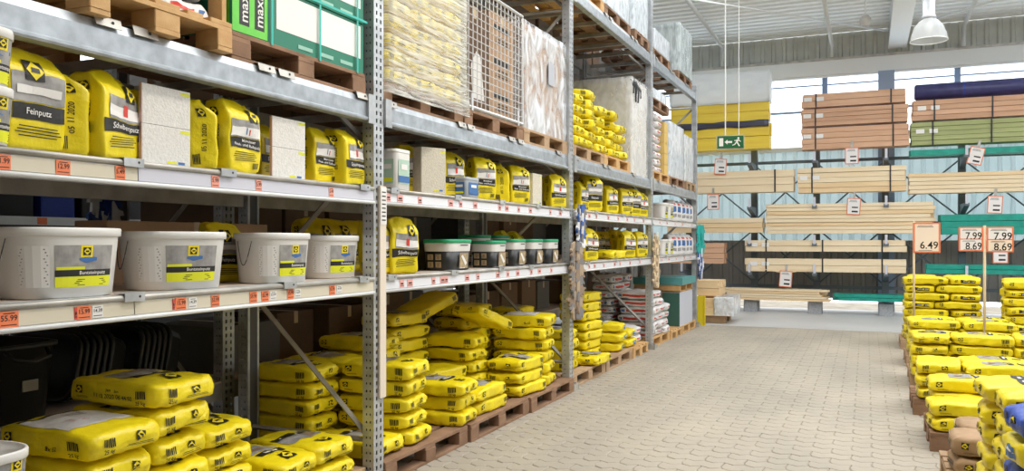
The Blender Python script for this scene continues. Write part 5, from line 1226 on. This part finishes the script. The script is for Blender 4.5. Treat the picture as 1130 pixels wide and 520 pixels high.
# ================================================================ sack pallets on the right of the aisle
GR = 'yellow sacks on pallets along the right of the aisle'
XL = 0.45
def bonded(xl, yf, n, w, label, depthn=1, vs=LNEAT, base=PT):
    """neat pallet stack: long side and short end alternate along the front"""
    for k in range(n):
        z = base+k*PITCH
        order = [('long', 0.60), ('end', 0.42)] if k % 2 else [('end', 0.42), ('long', 0.60)]
        x = xl
        for s, (kind, ww) in enumerate(order):
            v = vs[rnd.randrange(len(vs))]
            rz = 0 if kind == 'long' else -math.pi/2
            yy = yf+(0.20 if kind == 'long' else 0.30)
            sack(v, x+ww/2+rnd.uniform(-0.012, 0.012), yy+rnd.uniform(-0.02, 0.02), z, 'yellow sack in the %s, layer %s from below, %s' % (label, ORD[k+1], ('left', 'right')[s]), rz+R(rnd.uniform(-2.5, 2.5)), GR)
            x += ww+0.01
        for s in range(2):
            sack(vs[rnd.randrange(len(vs))], xl+0.29+0.5*s, yf+0.80, z, 'yellow sack at the rear of the %s, layer %s from below, %s' % (label, ORD[k+1], ('left', 'right')[s]), R(90), GR)
# far neat stack with the first price sign
pallet(XL+0.62, 13.75, 0, 'grey pallet under the neat far stack on the right', PWOODG, rz=math.pi/2)
bonded(XL+0.06, 13.35, 8, 1.1, 'neat far stack')
# stack right of it behind the second sign
pallet(2.28, 12.92, 0, 'pallet under the right far stack', PWOODG, rz=math.pi/2)
bonded(1.70, 12.56, 8, 1.1, 'right far stack')
# rows coming nearer
pallet(XL+0.62, 11.9, 0, 'pallet under the flat row before the neat stack', PWOODG, rz=math.pi/2)
for k, (x, y, n, rz) in enumerate(((0.79, 11.66, 4, 0), (1.39, 11.64, 4, 2), (0.79, 12.07, 4, 0), (1.39, 12.07, 4, 0))):
    column(x, y, n, PT, 'flat row before the neat stack, %s' % ('front left', 'front right', 'rear left', 'rear right')[k], GR, rz=R(rz), top=LY[(k*4) % 6])
pallet(XL+0.60, 10.35, 0, 'long pallet edge under the second right row', PWOODG, rz=math.pi/2)
for k, (x, y, n, rz) in enumerate(((0.64, 10.05, 4, 90), (0.78, 10.56, 3, 0), (1.13, 10.0, 4, 3), (1.62, 10.15, 4, 86))):
    column(x, y, n, PT, 'second right row, %s' % ('left end', 'rear left', 'front', 'right')[k], GR, rz=R(rz), top=LY[0] if k > 1 else None)
pallet(XL+0.55, 8.75, 0, 'pallet under the first loose right row', PWOODD, rz=math.pi/2)
for k, (x, y, n, rz) in enumerate(((0.62, 8.62, 3, 86), (1.11, 8.50, 3, 4), (1.62, 8.6, 4, 86), (1.11, 8.90, 3, 2))):
    column(x, y, n, PT, 'first loose right row, %s' % ('left end', 'front middle', 'right', 'rear')[k], GR, rz=R(rz), top=LY[(k+3) % 6])
pallet(XL+0.60, 7.35, 0, 'brown pallet under the yellow sacks beside the paper sacks', PWOODD, rz=math.pi/2)
for k, (x, y, n, rz) in enumerate(((0.74, 7.16, 2, 5), (1.36, 7.14, 3, -3), (0.76, 7.60, 3, 0), (1.38, 7.60, 3, 2))):
    column(x, y, n, PT, 'low right pallet beyond the paper sacks, %s' % ('front left', 'front right', 'rear left', 'rear right')[k], GR, rz=R(rz), top=LY[2] if k == 0 else LY[4])
pallet(XL+0.62, 5.98, 0, 'pallet under the brown paper sacks', PWOODG, rz=math.pi/2)
for k in range(2): sack(LKRAFT[k % 2], 0.78, 5.86, PT+k*0.128, 'brown paper sack %s, right of the aisle' % ('at the bottom', 'on top')[k], R(4-6*k), 'brown paper sacks', name='paper_sack')
for k in range(2): sack(LKRAFT[k % 2], 0.86, 6.28, PT+k*0.128, 'brown paper sack %s in the rear pile, right of the aisle' % ('lowest', 'uppermost')[k], R(3), 'brown paper sacks', name='paper_sack')
# nearest wrapped pile
pallet(1.0, 4.66, 0, 'pallet under the wrapped pile in the right foreground', PWOODD, rz=0)
for k in range(6):
    for s in range(2):
        sack(LY[(k+s*2) % 6], 0.86+0.03*s+rnd.uniform(-0.01, 0.01), 5.10-0.42*s, PT+k*0.12, 'yellow sack of the right foreground pile, %s, layer %s from below' % (('far side', 'near side')[s], ORD[k+1]), R(rnd.uniform(-4, 4)), GR)
LBW = mat('blue_sack_film', (0.04, 0.10, 0.50), 0.4, var=0.15, scale=6, bump=0.3, bscale=20)
BLV = lying_variant(81, 0.58, 0.37, 0.125, body=LBW, style='p')
for k in range(6):
    v = BLV if k % 2 else LBLUE[0]
    sack(v, 0.87, 4.15, PT+k*0.122, '%s sack at the right picture edge, layer %s from below' % ('blue' if k % 2 else 'yellow and blue', ORD[k+1]), R(4), 'blue and yellow sacks at the right edge', name='cement_sack')
#wrap_shell('stretch_wrap', 'thin clear wrap round the right foreground pile', 0.88, 4.86, 0.13, 0.66, 0.86, 0.75, WRAPY, seed=44, amp=0.02)
# ---- price signs on poles
POLE = mat('pale_wood_pole', (0.70, 0.55, 0.34), 0.6)
def pole_sign(px, Y, ztop, cards, label):
    X = Xon(px, Y); t = thing('price_sign', label, 'price sign', (X, Y, 0), 0, 'price signs on wooden poles')
    q = MB(); q.tube([(0, 0, 0.0), (0, 0, ztop)], 0.016, 8); build(q, 'pole', [POLE], t, smooth=True)
    for x0, w, h, zc, kind in cards:
        q = MB(); q.box((x0, -0.02, zc), (w, 0.006, h)); f = build(q, 'sign_board', [SIGNO], t)
        if kind == 1:
            q = MB(); q.box((x0, -0.0245, zc), (w*0.86, 0.003, h*0.90)); build(q, 'card', [SIGNC], f); parts = [('6.49', -0.26)]
        else:
            q = MB(); q.box((x0, -0.0245, zc+h*0.235), (w*0.86, 0.003, h*0.43)); build(q, 'card', [SIGNW], f)
            q = MB(); q.box((x0, -0.0245, zc-h*0.235), (w*0.86, 0.003, h*0.43)); build(q, 'card', [SIGNW if kind == 2 else SIGNC], f); parts = [('7.99', 0.12), ('8.69', -0.30)]
        P = Print(plane_S((x0, -0.0262, zc), (1, 0, 0), (0, 0, 1)), 0.0006)
        for txt, b_ in parts: P.text(txt, 0.03, b_*h, 0.145 if kind == 1 else 0.125, 0, 0, maxw=w*0.66)
        P.lines(-w*0.05, h*0.38, w*0.66, h*0.09, 2); P.lines(-w*0.05, -h*0.42, w*0.6, h*0.04, 1)
        if kind > 1: P.lines(-w*0.08, -h*0.08, w*0.6, h*0.06, 2)
        build(P, 'printed_price', PMATS, f)
    return t
Yp = 12.9; s1 = depth(Xon(1010, Yp), Yp)/F_PX
pole_sign(1008.5, Yp, Zat(246, Xon(1010, Yp), Yp)+0.02, [(0.5*28*s1-0.02, 27*s1, 33*s1, CAMH+(HY-262.5)*s1, 1)], 'orange 6.49 price sign on a pole before the neat stack')
Yp = 11.45; X_ = Xon(1086, Yp); s2 = depth(X_, Yp)/F_PX
pole_sign(1086.5, Yp, CAMH+(HY-249)*s2, [(-13.5*s2, 24*s2, 27*s2, CAMH+(HY-264)*s2, 2), (14.5*s2, 26*s2, 28*s2, CAMH+(HY-264.5)*s2, 3)], 'pair of orange 7.99 and 8.69 price signs on one pole')
# ================================================================ the row behind the aisle rack
XB0, XB1 = XR-0.14, XR-1.26
for i in range(4):
    for z in (0.48, 1.26, 2.37, 4.22):
        y0, y1 = YU[i]+0.06, YU[i+1]-0.06
        lev = {0.48: 'lowest', 1.26: 'second', 2.37: 'third', 4.22: 'top'}[z]
        t = thing('rear_row_shelf', '%s shelf of the row behind the %s' % (lev, BAYN[i]), 'shelf', (0, y0, z), 0, 'shelves of the row behind')
        for x in (XB0-0.03, XB1+0.03):
            q = MB(); q.box((x, (y1-y0)/2, 0.06), (0.05, y1-y0, 0.12)); build(q, 'beam', [STEELD], t)
        q = MB(); q.box(((XB0+XB1)/2, (y1-y0)/2, 0.125), (1.1, y1-y0, 0.02)); build(q, 'shelf_board', [DECK], t)
rr = random.Random(5)
for i in range(4):
    for z, hmax in ((0.615, 0.5), (1.395, 0.75), (2.505, 1.2), (4.355, 0.9)):
        y = YU[i]+0.12; k = 0
        while y < YU[i+1]-0.55:
            w = rr.uniform(0.38, 0.75); h = rr.uniform(0.55, 0.95)*hmax
            if not (i == 0 and (z < 1.0 or 2.4 < z < 2.6)) and not (i == 0 and 1.3 < z < 1.5):
                lev = {0.615: 'lowest', 1.395: 'second', 2.505: 'third', 4.355: 'top'}[z]
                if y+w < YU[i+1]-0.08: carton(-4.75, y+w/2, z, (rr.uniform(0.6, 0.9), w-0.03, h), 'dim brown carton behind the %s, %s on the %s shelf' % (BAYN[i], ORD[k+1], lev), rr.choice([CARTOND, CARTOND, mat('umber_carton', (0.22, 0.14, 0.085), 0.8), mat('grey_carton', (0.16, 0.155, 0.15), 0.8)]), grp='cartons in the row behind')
            y += w; k += 1
# black mortar tubs on edge, nested in two rows
def tub_mesh():
    L, W, H = 0.62, 0.40, 0.16; m = MB()
    m.lathe([(0.80, 0), (0.84, 0.004), (0.96, H-0.02), (1.04, H-0.018), (1.04, H), (0.95, H), (0.82, 0.012), (0.0, 0.012)], 36, L/2, W/2, 5); return m.mesh('mortar_tub', [BLACKPL], True)
tm = tub_mesh()
for r_, (Y0, n) in enumerate(((3.50, 6), (3.95, 6))):
    for k in range(n):
        o = link('mortar_tub', tm, None, (-4.55, Y0+0.045*k, 0.62+0.20), (R(90), 0, 0)); o.rotation_euler = (R(78), 0, R(0)); o.location.z = 0.615+0.205
        tag(o, 'black mortar tub on edge behind the sacks, %s row, %s tub' % (('left', 'right')[r_], ORD[k+1]), 'tub', 'nested black mortar tubs')
for k in range(2):
    q = MB(); q.lathe([(0.80, 0), (0.85, 0.01), (0.98, 0.40), (1.05, 0.405), (1.05, 0.43), (0.96, 0.43), (0.90, 0.3), (0, 0.3)], 36, 0.30, 0.24, 5)
    t = thing('black_crate', 'large black plastic crate behind the left stacks, %s' % ('left', 'right')[k], 'crate', (-4.45, (2.42, 2.96)[k], 0.615), 0, 'black plastic crates')
    build(q, 'crate_body', [BLACKPL], t, smooth=True)
    q = MB(); q.tube([(0.32, -0.12, 0.40), (0.37, -0.10, 0.36), (0.38, 0, 0.34), (0.37, 0.10, 0.36), (0.32, 0.12, 0.40)], 0.012, 6); build(q, 'handle', [BLACKPL], t, smooth=True)
    q = MB(); q.box((0.272, 0.05, 0.20), (0.02, 0.09, 0.06)); build(q, 'paper_label', [mat('dim_label', (0.35, 0.32, 0.25), 0.6) ], t)
hang(112, -5.2, 0.68, 1.95, 'blue bundle hanging behind the white buckets', [BLUEPL, BLUG, WHG], 0.16, cat='bundle', seed=8, n=12)
# ---- shelf unit across the next aisle
t = thing('gondola_shelf', 'far shelf unit with white price rails beyond the next aisle', 'shelf unit', (-9.2, 7.0, 0))
q = MB(); q.box((-0.25, 0, 1.3), (0.04, 7.5, 2.6)); build(q, 'back_panel', [DARKM], t)
for z in (0.18, 1.84, 2.4):
    q = MB(); q.box((0, 0, z), (0.5, 7.5, 0.03)); build(q, 'shelf', [STEELD], t); q = MB(); q.box((0.255, 0, z), (0.012, 7.5, 0.10)); rl = build(q, 'price_rail', [WHITEM], t)
    for k in range(10):
        q = MB(); q.box((0.263, -3.4+0.75*k, z), (0.003, 0.12, 0.08)); build(q, 'price_tag', [ORANGE], rl)
for z0, z1 in ((0.24, 0.62),):
    for k in range(60):
        q = MB(); y = -3.6+k*0.08; q.tube([(0.24, y, z0), (0.27, y, z1)], 0.006, 4); build(q, 'basket_wire', [WIRE], t)
    for z in (z0, (z0+z1)/2, z1):
        q = MB(); q.tube([(0.26, -3.7, z), (0.26, 1.3, z)], 0.009, 4); build(q, 'basket_rail', [WIRE], t)
rr = random.Random(9)
for k in range(12):
    mt = rr.choice([BLUEPL, BLACKPL, BLACKPL, WHITEPL, DARKM]); w = 0.45
    q = MB(); q.box((0, 0, 0.15), (0.3, w, 0.30), ch=0.01); tag(build(q, 'boxed_ware', [mt], None, (-9.2, 3.6+k*0.55, 1.857)), 'dim box on the far shelf unit, %s from the left' % ORD[k+1], 'box', 'boxes on the far shelf unit')
for k in range(8):
    q = MB(); q.box((0, 0, 0.10), (0.3, 0.4, 0.2), ch=0.01); tag(build(q, 'boxed_ware', [rr.choice([ORANGE, DARKM, CARTON, REDP])], None, (-9.2, 3.7+k*0.6, 0.197)), 'box in the wire basket of the far shelf unit, %s from the left' % ORD[k+1], 'box', 'boxes in the far wire basket')

for lab, names in LABELS.items():
    n_ = len(lab.split())
    if len(names) > 1 or n_ > 16 or n_ < 4: print('LABELCHECK', n_, lab, names[:3])
